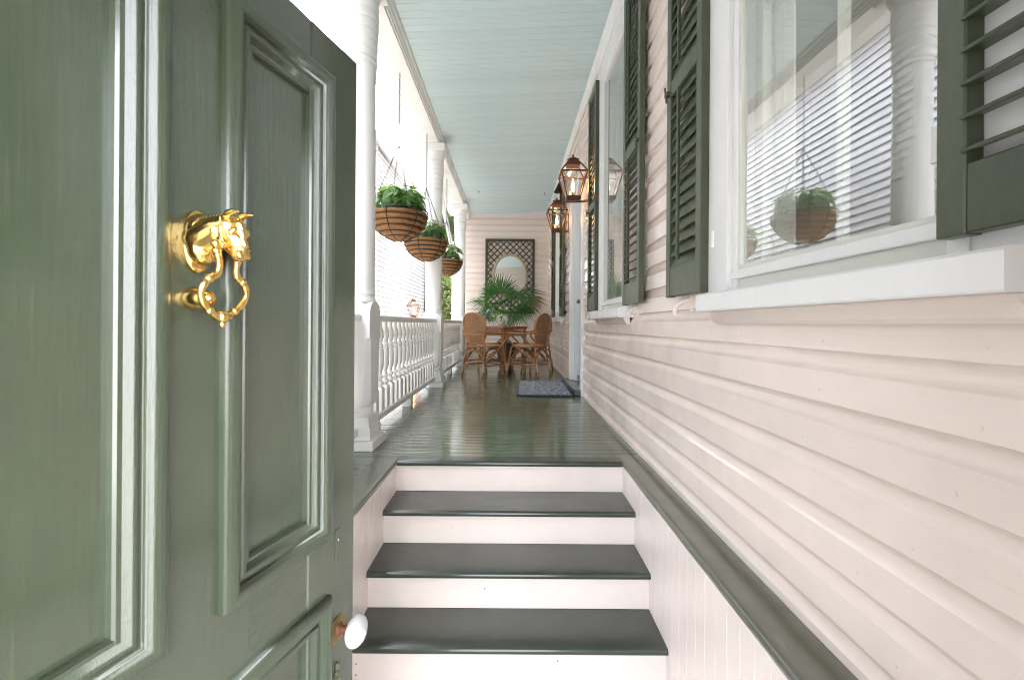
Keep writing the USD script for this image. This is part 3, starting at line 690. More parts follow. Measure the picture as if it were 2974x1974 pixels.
for s0, s1 in OP:
    for z0, z1 in (UP, LO):
        obj('panel', dbox(s0 - .012, s1 + .012, z0 - .012, z1 + .012, -.035, -.0125, .002), 'door_green', ed)
        obj('moulding', frame_sweep(s0, s1, z0, z1, MP), 'door_moulding', ed, smooth=32)
obj('keyhole_cover', MB().box((.052, -.001, .31), (.066, .003, .375), .002).add(ell((.059, .003, .352), (.004, .004, .006))), 'door_green', ed)
kn = obj('knob', ell((.053, .042, .166), (.031, .0185, .031), 3), 'porcelain', ed, smooth=True)
obj('knob_shank', MB().tube([(.056, .0, .166), (.056, .006, .166), (.055, .009, .166), (.054, .030, .166)], [.015, .013, .008, .008], 14), 'rust', ed, smooth=40)
obj('rose_plate', T(lathe([(.027, 0), (.027, .002), (.022, .0045), (.010, .005)], 28), RX(-90), (.058, .0, .166)), 'old_brass', ed, smooth=40)
ec = MB().add(T(lathe([(.010, 0), (.010, .003), (.006, .006)], 16), RX(-90), (.060, 0, .065))).add(T(lathe([(.012, 0), (.012, .004), (.007, .008)], 16), RX(-90), (.058, 0, .035))).box((.054, 0, .018), (.064, .004, .098), .002)
ec.add(ell((.057, .003, .09), (.006, .004, .008))).add(ell((.062, .003, .078), (.006, .004, .006)))
obj('lock_plate', ec, 'shutter_green', ed, smooth=40)

# horse-head knocker (on the middle stile)
kx, kz = .381, .911
nk = obj('knocker', T(lathe([(.0445, 0), (.0445, .006), (.041, .0095), (.036, .0105), (.033, .013)], 48), RX(-90) @ np.eye(3)), 'brass', ed, smooth=35)
UsdGeom.Xformable(nk).AddTranslateOp().Set(Gf.Vec3d(kx, 0, kz)); UsdGeom.Xformable(nk).AddScaleOp().Set(Gf.Vec3f(.54, 1, .97))
kg = thing('knocker_horse_head', parent=ed, loc=(kx, 0, kz))
def S(x, o, z, r): return (x, o, z, r)
for e in (1,):
    hd = blob([[S(0, .012, .0, .025), S(0, .012, .014, .024), S(0, .012, -.012, .022)],
               [S(0, .012, .002, .026), S(0, .040, .013, .0215)], [S(0, .040, .013, .0215), S(0, .056, .0185, .0168)],
               [S(0, .056, .0185, .0168), S(0, .063, .006, .0158)], [S(0, .063, .006, .0158), S(0, .072, -.009, .0112)], [S(0, .072, -.009, .0112), S(0, .0745, -.021, .0098)],
               [S(0, .054, .002, .0145), S(0, .067, -.014, .009)],
               [S(.0115, .073, .008, .0046), S(.009, .075, .012, .004)], [S(-.0115, .073, .008, .0046), S(-.009, .075, .012, .004)],
               [S(.006, .081, -.023, .0042), S(.006, .079, -.018, .0042)], [S(-.006, .081, -.023, .0042), S(-.006, .079, -.018, .0042)],
               [S(0, .074, .020, .0065), S(0, .082, -.010, .0045)]], .0022, 3)
    v = hd[0]; nz = fbm(v * 150, 3, 4) - .5; v = v + np.c_[np.zeros(len(v)), nz * .003, nz * .002]
    obj('head', (v, hd[1]), 'brass', kg, smooth=True)
    for s_ in (-1, 1):
        obj('ear', MB().tube([(s_ * .009, .060, .030), (s_ * .011, .067, .0345), (s_ * .0115, .076, .036), (s_ * .0115, .084, .035)], [.0045, .0048, .0032, .0006], 10), 'brass', kg, smooth=True)
    mane = MB()
    for k in range(9):
        a0 = np.array([0, .016 + k * .0055, .030 + .0016 * k - .00018 * k * k])
        for s_ in (-1, 1): mane.tube([a0, a0 + [s_ * .009, .002, -.003], a0 + [s_ * .016, .001, -.012]], [.0032, .0034, .0014], 7)
    obj('mane', mane, 'brass', kg, smooth=True)
    bz, bo = -.009, .062
    obj('bit', MB().tube([(-.021, bo, bz), (.024, bo, bz)], .0038, 12).add(ell((.0255, bo, bz), (.006, .006, .006))).add(ell((-.0225, bo, bz), (.006, .006, .006))).add(ell((.016, bo, bz), (.0052, .0052, .0052)))
        .tube([(-.0125, .060, -.006), (-.0112, .080, -.0105), (0, .0855, -.011), (.0112, .080, -.0105), (.0125, .060, -.006)], .0016, 8)
        .tube([(-.0135, .062, -.009), (-.0165, .060, .006), (-.014, .056, .028)], .0015, 8).tube([(.0135, .062, -.009), (.0165, .060, .006), (.014, .056, .028)], .0015, 8), 'brass', kg, smooth=True)
    # ring: x towards the hinge (left in the view)
    rp = [(.020, -.010), (.0165, -.022), (.0135, -.036), (.0165, -.048), (.0265, -.0545), (.033, -.063), (.0355, -.074), (.030, -.086), (.020, -.0955), (.009, -.102), (0, -.1035)]
    rp = rp + [(-a, b) for a, b in rp[-2::-1]]
    P = spline([(a, bo - .006 + .010 * max(0, -(b + .03)) / .07 * -1.0, b) for a, b in rp], 6)
    d = np.linspace(0, 1, len(P)); rad = .0040 + .0012 * np.sin(d * np.pi * 10) ** 2
    rg = MB().tube(P, rad, 12)
    for a, b in ((.0265, -.0545), (.020, -.0955), (-.0265, -.0545), (-.020, -.0955), (.0185, -.017), (-.0185, -.017)):
        oo = bo - .006 - .010 * max(0, -(b + .03)) / .07
        rg.add(ell((a, oo, b), (.0062, .0062, .0062), 1))
    rg.add(ell((0, bo - .016, -.1035), (.0095, .0095, .0088))).add(ell((0, bo - .016, -.114), (.004, .004, .005)))
    rg.tube([(0.011, bo - .016, -.1035), (-.011, bo - .016, -.1035)], [.0055, .0055], 12)
    obj('ring', rg, 'brass', kg, smooth=True)
obj('knocker_stud', T(lathe([(.0150, 0), (.0162, .004), (.0155, .012), (.0135, .021), (.0095, .028), (.009, .034), (.004, .038), (.0005, .0385)], 28), RX(-90), (.387, 0, .832)), 'brass', ed, smooth=40)

# ------------------------------------------------------------------ doormat
mt = thing('doormat', 'woven navy, grey and beige rope doormat before the side door', 'doormat', (.385, 5.68, 0.001), -1.5)
mats = {k: MB() for k in ('rope_navy', 'rope_grey', 'rope_beige')}
nx, ny = 30, 60
for i in range(nx):
    for j in range(ny):
        k = ('rope_navy', 'rope_grey', 'rope_navy', 'rope_beige', 'rope_grey')[rng.choice((i + 2 * j, 3 * i + j, rng.randrange(5))) % 5]
        c = ((i + .5) / nx * .58 - .29, (j + .5) / ny * 1.24 - .62, .015)
        e = ell((0, 0, 0), (.0135, .0075, .010), 1)
        mats[k].add(T(e, RZ(38 if i % 2 else -38), c))
for k, m in mats.items(): obj('rope_weave', m, k, mt, smooth=True, kind='stuff')
obj('backing', cbox((-.285, -.615, 0), (.285, .615, .012), .004), 'rope_navy', mt)
bd = MB()
for u in np.linspace(-.60, .60, 44): bd.add(T(ell((0, 0, 0), (.012, .019, .013), 1), RZ(25), (-.298, u, .014))).add(T(ell((0, 0, 0), (.012, .019, .013), 1), RZ(25), (.298, u, .014)))
for u in np.linspace(-.28, .28, 22): bd.add(T(ell((0, 0, 0), (.019, .012, .013), 1), RZ(25), (u, -.625, .014))).add(T(ell((0, 0, 0), (.019, .012, .013), 1), RZ(25), (u, .625, .014)))
obj('edge_braid', bd, 'rope_navy', mt, smooth=True)

# ------------------------------------------------------------------ lanterns
def lantern_parts(t, arm=True):
    cu = 'copper'
    hw0, hw1, h = .068, .132, .270       # half widths at the foot and the rim
    fr = MB()
    cs = [(-1, -1), (1, -1), (1, 1), (-1, 1)]
    for a, b in cs: fr.tube([(a * hw0, b * hw0, .03), (a * hw1, b * hw1, h)], .0075, 6)
    for k in range(4):
        a, b = cs[k], cs[(k + 1) % 4]
        fr.tube([(a[0] * hw0, a[1] * hw0, .03), (b[0] * hw0, b[1] * hw0, .03)], .008, 6).tube([(a[0] * hw1 * 1.02, a[1] * hw1 * 1.02, h), (b[0] * hw1 * 1.02, b[1] * hw1 * 1.02, h)], .0095, 6)
    obj('frame', fr, cu, t)
    obj('foot', MB().add(sqlathe([(.050, -.01), (.074, .0), (.074, .022), (.066, .03)])), cu, t)
    rb = MB()
    rt, rz = .056, h + .118
    for k in range(4):
        a, b = cs[k], cs[(k + 1) % 4]
        rb.tube([(a[0] * hw1, a[1] * hw1, h + .004), (a[0] * rt, a[1] * rt, rz)], .0085, 6)
        rb.tube([(a[0] * rt, a[1] * rt, rz - .002), (b[0] * rt, b[1] * rt, rz - .002)], .008, 6)
    obj('roof_frame', rb, cu, t)
    obj('cap', MB().add(sqlathe([(.066, rz - .032), (.058, rz)])).add(lathe([(.040, rz), (.040, rz + .03), (.060, rz + .032), (.062, rz + .036), (.035, rz + .052), (.012, rz + .058), (.008, rz + .064), (.012, rz + .073), (.008, rz + .084), (.002, rz + .09)], 24)), cu, t, smooth=35)
    for k in range(4):
        a, b = cs[k], cs[(k + 1) % 4]
        v = np.array([(a[0] * hw0, a[1] * hw0, .03), (b[0] * hw0, b[1] * hw0, .03), (b[0] * hw1, b[1] * hw1, h), (a[0] * hw1, a[1] * hw1, h)])
        obj('pane', (v, np.array([[0, 1, 2, 3]])), 'lamp_glass', t)
        v = np.array([(a[0] * hw1, a[1] * hw1, h + .005), (b[0] * hw1, b[1] * hw1, h + .005), (b[0] * rt, b[1] * rt, rz - .02), (a[0] * rt, a[1] * rt, rz - .02)])
        obj('roof_pane', (v, np.array([[0, 1, 2, 3]])), 'lamp_glass', t)
    obj('burner', MB().tube([(0, 0, .02), (0, 0, .075)], .008, 8).tube([(-.02, 0, .06), (.02, 0, .06)], .006, 8).tube([(0, 0, .075), (0, 0, .09)], [.012, .006], 8), 'old_brass', t)
    obj('flame', lathe([(.005, .090), (.014, .104), (.019, .124), (.017, .150), (.011, .185), (.004, .215), (.0008, .228)], 12), 'flame', t, smooth=True)
    if arm:
        obj('bracket', MB().tube([(0, 0, -.005), (.09, 0, -.012), (.165, 0, -.002)], .008, 8).tube([(.06, 0, .0), (.11, 0, .004), (.165, 0, .012)], .004, 6).box((.158, -.012, -.03), (.168, .012, .25), .003).tube([(.125, 0, .245), (.165, 0, .235)], .006, 6), cu, t)
    return t
def make_lantern(loc, label):
    t = thing('gas_lantern', label, 'lantern', loc)
    lantern_parts(t)
    return t
make_lantern((.622, 4.72, 2.085), 'lit copper gas lantern on the near side of the side door')
make_lantern((.622, 6.42, 2.115), 'lit copper gas lantern on the far side of the side door')
hl = thing('hooded_wall_lamp', 'black cone-hooded lamp high on the wall beyond the first lantern', 'lamp', (.70, 6.88, 2.80))
obj('hood', lathe([(.085, 0), (.08, .004), (.02, .125), (.012, .14), (.012, .15), (.0, .15)], 24), 'black_iron', hl, smooth=40)
obj('arm', MB().tube(spline([(0, 0, .14), (.01, 0, .19), (.05, 0, .20), (.095, 0, .19)], 6), .007, 8), 'black_iron', hl)

# ------------------------------------------------------------------ hanging baskets with plants
def leaf_mesh(L, w, fold=.25, droop=.35, base=.12):
    """pointed ovate leaf along +x, folded along its midrib and drooping."""
    u = np.array([0, .16, .38, .62, .82, 1.0]); hw_ = np.array([.0, .62, 1.0, .78, .36, 0.0]) * w / 2
    mid = np.c_[u * L, np.zeros(6), -droop * L * u ** 2]
    l = mid + np.c_[np.zeros(6), hw_, fold * hw_]; r = mid + np.c_[np.zeros(6), -hw_, fold * hw_]
    V = np.vstack([mid, l, r]); F = []
    for i in range(5):
        F += [[i, i + 1, 6 + i + 1], [i, 6 + i + 1, 6 + i], [i + 1, i, 12 + i], [i + 1, 12 + i, 12 + i + 1]]
    return V, np.array(F)
def make_basket(loc, label):
    t = thing('hanging_basket', label, 'basket', loc)
    R0, H = .245, .250
    def prof(u): return R0 * (1 - u ** 2.1) ** .62
    rings = [0, .17, .36, .54, .72, .86]
    # coir: bulges between the wires
    uu = np.linspace(0, .995, 52); n = 72; V = []
    for u in uu:
        k = max([r for r in rings if r <= u + 1e-9]); nx_ = min([r for r in rings if r > u + 1e-9] + [1.0])
        bl = .018 * math.sin(math.pi * (u - k) / (nx_ - k)) if u > .02 else .006
        a = np.arange(n) * 2 * np.pi / n
        r = prof(u) + bl - .004
        jit = (fbm(np.c_[np.cos(a) * 9, np.sin(a) * 9, np.full(n, u * 30)], 3, 5) - .5) * .016
        V.append(np.c_[(r + jit) * np.cos(a), (r + jit) * np.sin(a), np.full(n, -u * H) + (jit * .8 if u == 0 else 0)])
    V.insert(0, V[0] * [.88, .88, 1] + [0, 0, -.005])
    V = np.vstack(V); F = []
    for i in range(len(uu)):
        for k in range(n):
            k2 = (k + 1) % n; F.append([i * n + k, (i + 1) * n + k, (i + 1) * n + k2, i * n + k2])
    obj('coir_liner', (V, np.array(F)), 'coir', t, smooth=True)
    a = np.arange(49) * 2 * np.pi / 48
    for u in rings:
        r = prof(u) + .008 + (.006 if u == 0 else 0)
        obj('wire_ring', tube(np.c_[r * np.cos(a[:-1]), r * np.sin(a[:-1]), np.full(48, -u * H + (.014 if u == 0 else 0))], .0040 if u else .0048, 6, True), 'black_iron', t)
    for k in range(6):
        an = k * np.pi / 3 + .35
        u = np.linspace(0, .99, 40)
        def bulge(x):
            k_ = max([q_ for q_ in rings if q_ <= x + 1e-9]); n2 = min([q_ for q_ in rings if q_ > x + 1e-9] + [1.0])
            return .012 * math.sin(math.pi * (x - k_) / (n2 - k_))
        r = np.array([prof(x) + bulge(x) for x in u]) + .010
        obj('wire_rib', tube(np.c_[r * np.cos(an), r * np.sin(an), -u * H + .014 * (u == 0)], .0042, 6), 'black_iron', t)
    obj('soil', lathe([(.0, -.03), (.222, -.03), (.222, -.025), (.1, -.005), (.001, .0)], 32), 'soil', t)
    # chains: three up to a hook, one up to the ceiling
    def chain(p, q_, name='chain'):
        p, q_ = np.array(p, float), np.array(q_, float); L = np.linalg.norm(q_ - p); n_ = max(3, int(L / .026)); d = (q_ - p) / L
        s = np.cross(d, [.3, 1, .1]); s /= np.linalg.norm(s); b_ = np.cross(d, s); m = MB()
        ang = np.arange(8) * 2 * np.pi / 8
        for i in range(n_):
            c = p + d * L * (i + .5) / n_; w = s if i % 2 else b_
            m.tube(c + np.cos(ang)[:, None] * d * .0165 + np.sin(ang)[:, None] * w * .0075, .0027, 4, True)
        obj(name, m, 'chain_steel', t)
    top = (0, 0, .62); hang = 3.07 - loc[2]
    for k in range(4):
        an = k * np.pi / 2 + .6
        chain((.25 * math.cos(an), .25 * math.sin(an), .012), top)
    chain(top, (0, 0, hang))
    return t
def make_basket_plant(loc, label, n, white, seed, rx, h):
    t = thing('basket_plant', label, 'plant', loc)
    r = random.Random(seed)
    for k in range(10):
        a = r.uniform(0, 6.28); q_ = rx * .6 * math.sqrt(r.random())
        obj('stem', tube(spline([(q_ * .5 * math.cos(a), q_ * .5 * math.sin(a), -.01), (q_ * math.cos(a), q_ * math.sin(a), h * r.uniform(.6, .9))], 4), .004, 5), 'leaf_basket', t)
    for k in range(n):
        a = r.uniform(0, 6.283); q_ = rx * math.sqrt(r.random()) * .95
        z = h * (1 - .45 * (q_ / rx) ** 3) * r.uniform(.1, 1.0) ** .7
        L = r.uniform(.085, .14)
        m = leaf_mesh(L, L * .56, .3, r.uniform(.15, .7))
        Rm = RZ(math.degrees(a) + r.uniform(-50, 50)) @ RY(r.uniform(-25, 55)) @ RX(r.uniform(-25, 25))
        top = z > h * .62
        mat = 'petal_white' if (white and top and r.random() < white) else 'leaf_basket'
        obj('bract' if mat == 'petal_white' else 'leaf', T(m, Rm, (q_ * math.cos(a) * .8, q_ * math.sin(a) * .8, z)), mat, t, smooth=True)
    return t
BX = -1.035
for i, (yy, lb, lp, n, wf, h) in enumerate((
        (4.13, 'largest-looking coir hanging basket, right beside the nearest column', 'bushy green plant overflowing the basket beside the nearest column', 210, .10, .27),
        (5.45, 'coir hanging basket in front of the middle column', 'green plant with white flowers in the basket before the middle column', 150, .45, .26),
        (7.13, 'farthest coir hanging basket, between the middle and farthest columns', 'white flowering plant in the farthest hanging basket', 140, .5, .28))):
    make_basket((BX, yy, 1.795), lb)
    make_basket_plant((BX, yy, 1.785), lp, n, wf, 40 + i, .225, h)

# ------------------------------------------------------------------ trellis and mirror on the back wall
tr = thing('wall_trellis', 'dark green diamond lattice panel hung on the back wall', 'trellis', (-.053, YB - .004, 1.035))
tw, thh, bw_ = 1.067, 1.61, .052
for nm, lo, hi in (('frame_bar', (-tw / 2, -.045, 0), (-tw / 2 + bw_, -.005, thh)), ('frame_bar', (tw / 2 - bw_, -.045, 0), (tw / 2, -.005, thh)),
                   ('frame_bar', (-tw / 2 + bw_, -.044, 0), (tw / 2 - bw_, -.006, bw_)), ('frame_bar', (-tw / 2 + bw_, -.044, thh - bw_), (tw / 2 - bw_, -.006, thh))):
    obj(nm, cbox(lo, hi, .004), 'trellis_green', tr)
import shapely
inner = shapely.box(-tw / 2 + bw_ - .004, bw_ - .004, tw / 2 - bw_ + .004, thh - bw_ + .004)
hole = shapely.affinity.scale(shapely.Point(0, .805).buffer(1, 40), .355, .46)
hole = shapely.affinity.scale(shapely.Point(0, .805).buffer(1.0, 48), .36, .465, origin=(0, .805))
inner = inner.difference(hole)
sp = .098
for sgn, off in ((1, -.020), (-1, -.029)):
    for k in range(-24, 25):
        ln = shapely.LineString([(-2 + k * sp * math.sqrt(2), -2 * sgn + .805), (2 + k * sp * math.sqrt(2), 2 * sgn + .805)]).buffer(.012, cap_style=2)
        for g in getattr(ln.intersection(inner), 'geoms', [ln.intersection(inner)]):
            if g.is_empty or g.area < 2e-4: continue
            e = trimesh.creation.extrude_polygon(g, .008, engine='earcut'); v = np.asarray(e.vertices)
            obj('lattice_slat', (np.c_[v[:, 0], -v[:, 2] + off, v[:, 1]], np.asarray(e.faces)), 'trellis_green', tr)
mi = thing('oval_mirror', 'oval mirror with pale gilt frame in the middle of the lattice', 'mirror', (-.053, YB - .05, 1.84))
a = np.arange(64) * 2 * np.pi / 64
fv, ff = [], []
pr = [(.0, .0), (.0, -.012), (.012, -.022), (.030, -.026), (.048, -.022), (.058, -.012), (.06, .002)]
for u, o in pr: fv.append(np.c_[(.328 + u) * np.cos(a), np.full(64, o), (.43 + u) * np.sin(a)])
for i in range(len(pr) - 1):
    for k in range(64):
        k2 = (k + 1) % 64; ff.append([i * 64 + k, (i + 1) * 64 + k, (i + 1) * 64 + k2, i * 64 + k2])
obj('frame', (np.vstack(fv), np.array(ff)), 'mirror_frame', mi, smooth=True)
gv = np.vstack([np.c_[.333 * np.cos(a), np.full(64, -.004), .435 * np.sin(a)], [[0, -.004, 0]]])
obj('glass', (gv, np.array([[64, k, (k + 1) % 64] for k in range(64)])), 'mirror_glass', mi)

# ------------------------------------------------------------------ rattan table and chairs
TX, TY = -.13, 7.56
tb = thing('rattan_table', 'square rattan table with red-brown top between the four chairs', 'table', (TX, TY, 0), 43)
s = .275
obj('table_top', cbox((-s, -s, .722), (s, s, .768), .008), 'rattan_red', tb)
for a, b in ((-1, -1), (1, -1), (1, 1), (-1, 1)):
    l = MB()
    for dx, dy in ((.012, .012), (-.012, .012), (0, -.014)): l.tube([(a * (s - .03) + dx, b * (s - .03) + dy, 0), (a * (s - .03) + dx, b * (s - .03) + dy, .72)], .0125, 8)
    obj('leg', l, 'rattan', tb, smooth=50)
    obj('leg_binding', MB().tube([(a * (s - .03), b * (s - .03), .62), (a * (s - .03), b * (s - .03), .70)], .03, 10).tube([(a * (s - .03), b * (s - .03), .16), (a * (s - .03), b * (s - .03), .22)], .03, 10), 'rattan_red', tb, smooth=40)
cs4 = [(-1, -1), (1, -1), (1, 1), (-1, 1)]
for k in range(4):
    A, B = np.array(cs4[k]) * (s - .02), np.array(cs4[(k + 1) % 4]) * (s - .02)
    obj('side_rail', tube([(*A, .62), (*B, .62)], .011, 7), 'rattan', tb); obj('side_rail', tube([(*A, .20), (*B, .20)], .011, 7), 'rattan', tb)
    sk = MB()
    for j in range(9):
        u = A + (B - A) * (j + .5) / 9
        e = (B - A) / 9
        sk.tube([(*(u - e * .5), .72), (*(u + e * .5), .62)], .006, 6).tube([(*(u + e * .5), .72), (*(u - e * .5), .62)], .006, 6)
    obj('lattice', sk, 'rattan', tb, kind='stuff')

def chair_class():
    t = thing('rattan_chair', 'x', 'chair', (0, 0, 0))
    r = .0145
    m_ = 'rattan'
    # seat
    a = np.linspace(0, 2 * np.pi, 41)[:-1]
    sx = .235 * np.sign(np.cos(a)) * np.abs(np.cos(a)) ** .6; sy = .225 * np.sign(np.sin(a)) * np.abs(np.sin(a)) ** .6 + .01
    V = np.vstack([np.c_[sx, sy, np.full(40, .452)], np.c_[sx * 1.01, sy * 1.01, np.full(40, .466)], np.c_[sx * .97, sy * .97, np.full(40, .478)], np.c_[sx * .6, sy * .6, np.full(40, .474)], [[0, .01, .470]], [[0, .01, .452]]]); F = []
    for i in range(3):
        for k in range(40):
            k2 = (k + 1) % 40; F += [[i * 40 + k, i * 40 + k2, (i + 1) * 40 + k2], [i * 40 + k, (i + 1) * 40 + k2, (i + 1) * 40 + k]]
    for k in range(40): F += [[120 + k, 120 + (k + 1) % 40, 160], [(k + 1) % 40, k, 161]]
    obj('seat', (V, np.array(F)), 'rattan_pale', t, smooth=35)
    obj('seat_rim', tube(np.c_[sx, sy, np.full(40, .455)], .016, 7, True), m_, t, smooth=True)
    for s_ in (-1, 1):
        obj('rear_leg', tube(spline([(s_ * .215, -.285, 0), (s_ * .20, -.245, .2), (s_ * .185, -.21, .45), (s_ * .172, -.225, .53)], 6), [.017] * 7 + [.0155] * 12, 8), m_, t, smooth=True)
        obj('front_leg', tube(spline([(s_ * .245, .27, 0), (s_ * .235, .235, .2), (s_ * .215, .195, .45)], 6), .0165, 8), m_, t, smooth=True)
        obj('leg_wrap', tube([(s_ * .212, -.272, .07), (s_ * .202, -.25, .19)], [.021, .022], 10), 'rattan_pale', t, smooth=40)
        obj('leg_wrap', tube([(s_ * .242, .262, .07), (s_ * .236, .238, .19)], [.021, .022], 10), 'rattan_pale', t, smooth=40)
        arm = spline([(s_ * .212, -.262, .70), (s_ * .255, -.17, .672), (s_ * .275, .02, .655), (s_ * .275, .20, .665), (s_ * .268, .262, .645), (s_ * .262, .268, .60), (s_ * .255, .21, .545), (s_ * .25, .08, .44), (s_ * .235, -.09, .31), (s_ * .212, -.235, .19)], 7)
        obj('arm', tube(arm, .0145, 8), m_, t, smooth=True)
        arch = spline([(s_ * .236, .235, .17), (s_ * .232, .16, .31), (s_ * .225, 0, .375), (s_ * .215, -.14, .31), (s_ * .205, -.24, .17)], 6)
        obj('arch_brace', tube(arch, .0105, 7), m_, t, smooth=True)
        obj('stretcher', tube([(s_ * .236, .238, .165), (s_ * .206, -.248, .165)], .0105, 7), m_, t)
        obj('cross_brace', tube([(s_ * .236, .238, .18), (-s_ * .19, -.20, .43)], .009, 6), m_, t)
    for yy, w_, zz in ((.238, .236, .165), (-.248, .206, .165)):
        obj('stretcher', tube([(-w_, yy, zz), (w_, yy, zz)], .0105, 7), m_, t)
        obj('arch_brace', tube(spline([(-w_, yy, .17), (-w_ * .8, yy * .98, .32), (0, yy * .94, .40), (w_ * .8, yy * .98, .32), (w_, yy, .17)], 6), .0105, 7), m_, t, smooth=True)
    # back: hoop, inner hoop, woven panel
    def hoop(k, dy=0): # narrow at the seat, full and round at the top
        pts = [(-.155, .49), (-.175, .56), (-.205, .66), (-.222, .75), (-.212, .85), (-.150, .935), (0, .968), (.150, .935), (.212, .85), (.222, .75), (.205, .66), (.175, .56), (.155, .49)]
        c = np.array([0, .70]); o = []
        for x_, z_ in pts:
            p = c + (np.array([x_, z_]) - c) * k
            o.append((p[0], -.215 - .16 * (p[1] - .49) + .55 * p[0] ** 2 + dy, p[1]))
        return spline(o, 5)
    obj('back_frame', tube(hoop(1.0), .0155, 8), m_, t, smooth=True)
    obj('back_frame', tube(hoop(.86, .004), .008, 7), m_, t, smooth=True)
    obj('back_frame', tube(spline([(-.165, -.218, .52), (0, -.232, .505), (.165, -.218, .52)], 6), .011, 7), m_, t, smooth=True)
    obj('back_rail', tube(spline([(-.20, -.222, .66), (0, -.262, .64), (.20, -.222, .66)], 6), .006, 6), 'rattan_pale', t, smooth=True)
    h = hoop(.99); n_ = len(h); c = np.array([0, -.255, .72])
    lv = [1.0, .75, .5, .25]; V = []
    for q_ in lv:
        for p in h:
            x_, z_ = p[0] * q_, .72 + (p[2] - .72) * q_
            V.append((x_, -.215 - .16 * (z_ - .49) + .55 * x_ ** 2, z_))
    V.append((0, -.215 - .16 * .23, .72)); V = np.array(V); F = []
    for i in range(3):
        for k in range(n_):
            k2 = (k + 1) % n_; F += [[i * n_ + k, i * n_ + k2, (i + 1) * n_ + k2], [i * n_ + k, (i + 1) * n_ + k2, (i + 1) * n_ + k]]
    for k in range(n_): F.append([3 * n_ + k, 3 * n_ + (k + 1) % n_, 4 * n_])
    obj('backrest', (V, np.array(F)), 'cane', t, smooth=True)
    return t
CH = [((-.43, 7.14), -38, 'front left rattan chair with its back to the railing'),
      ((.27, 7.27), 60, 'front right rattan chair, nearest the side wall'),
      ((.37, 8.03), 128, 'rear right rattan chair, behind the table in the corner'),
      ((-.50, 7.93), -125, 'rear left rattan chair, mostly hidden behind the front left chair')]
c0 = chair_class()
c0.SetCustomDataByKey('label', CH[0][2])
UsdGeom.Xformable(c0).GetOrderedXformOps()[0].Set(Gf.Vec3d(*CH[0][0], 0)); UsdGeom.Xformable(c0).AddRotateZOp().Set(CH[0][1])
for (x_, y_), rz, lb in CH[1:]: copy_of(c0, (x_, y_, 0), rz, lb)

# jar with a plant on the table
jr = thing('glazed_jar', 'small green and white glazed jar on the rattan table', 'jar', (-.155, 7.42, .7685))
obj('body', lathe([(.055, 0), (.07, .01), (.086, .06), (.094, .11), (.092, .15), (.084, .175), (.088, .185), (.078, .185), (.072, .15)], 32), 'jar_glaze', jr, smooth=40)
tp = thing('table_plant', 'bright green leafy plant growing in the glazed jar', 'plant', (-.155, 7.42, .94))
r = random.Random(5)
for k in range(46):
    a = r.uniform(0, 6.283); el = r.uniform(-15, 75); L = r.uniform(.07, .125)
    st_l = r.uniform(.02, .11)
    d = np.array([math.cos(a) * math.cos(math.radians(el)), math.sin(a) * math.cos(math.radians(el)), math.sin(math.radians(el)) * .8])
    obj('leaf', T(leaf_mesh(L, L * r.uniform(.3, .5), .3, r.uniform(.3, .9)), RZ(math.degrees(a)) @ RY(-el + 20), d * st_l), 'leaf_table', tp, smooth=True)

# fan palm behind the table
pm = thing('fan_palm', 'large fan palm behind the rattan table, below the oval mirror', 'plant', (0, 0, 0))
PB = np.array([-.10, 8.72, .42])
def frond(hub, axis, normal, R_, mat='leaf_palm', spread=120, n=30, split=.5, droop=.25, seed=1):
    r = random.Random(seed)
    ax = np.array(axis, float); ax /= np.linalg.norm(ax); nm = np.array(normal, float); nm -= ax * (nm @ ax); nm /= np.linalg.norm(nm); sd_ = np.cross(nm, ax)
    hub = np.array(hub, float); m = MB()
    for k in range(n):
        th = math.radians(-spread + 2 * spread * (k + .5) / n + r.uniform(-1.5, 1.5)); dth = math.radians(spread / n) * .98
        L = R_ * (1 - .22 * (abs(th) / math.radians(spread)) ** 2) * r.uniform(.9, 1.06)
        d = math.cos(th) * ax + math.sin(th) * sd_; e = -math.sin(th) * ax + math.cos(th) * sd_
        V, F = [], []
        us = [0.02, split * .5, split, split + (1 - split) * .4, split + (1 - split) * .75, 1.0]
        dr = droop * r.uniform(.5, 1.5)
        for u in us:
            w = L * u * math.tan(dth) if u <= split else L * split * math.tan(dth) * (1 - (u - split) / (1 - split)) ** .8
            p = hub + d * L * u + np.array([0, 0, -1.0]) * dr * L * max(0, u - split * .6) ** 2 + nm * .02 * math.sin(th * 3)
            V += [p - e * w, p + nm * w * .35, p + e * w]
        for i in range(5):
            F += [[i * 3, i * 3 + 1, i * 3 + 4], [i * 3, i * 3 + 4, i * 3 + 3], [i * 3 + 1, i * 3 + 2, i * 3 + 5], [i * 3 + 1, i * 3 + 5, i * 3 + 4]]
        m.add((np.array(V), np.array(F)))
    obj('frond' if mat == 'leaf_palm' else 'dry_frond', m, mat, pm, smooth=30)
    ctrl = (PB + hub) / 2 + np.array([0, 0, .08])
    pt = spline([PB + [r.uniform(-.05, .05), r.uniform(-.05, .05), 0], ctrl, hub + ax * .02], 6)
    obj('stalk', tube(pt, np.linspace(.009, .005, len(pt)), 6), mat, pm)
frond((-.21, 8.45, 1.36), (-.05, -.25, 1), (0, -1, -.15), .44, spread=88, n=26, split=.52, droop=.06, seed=2)
frond((.07, 8.45, 1.36), (1, -.25, .12), (-.1, -.45, 1), .62, spread=75, n=28, split=.55, droop=.42, seed=3)
frond((-.47, 8.40, 1.22), (-1, -.3, .05), (-.2, -.6, .9), .42, spread=95, n=28, split=.5, droop=.45, seed=4)
frond((-.17, 8.30, 1.16), (.1, -.8, .35), (0, -.5, .8), .36, spread=125, n=34, split=.5, droop=.25, seed=5)
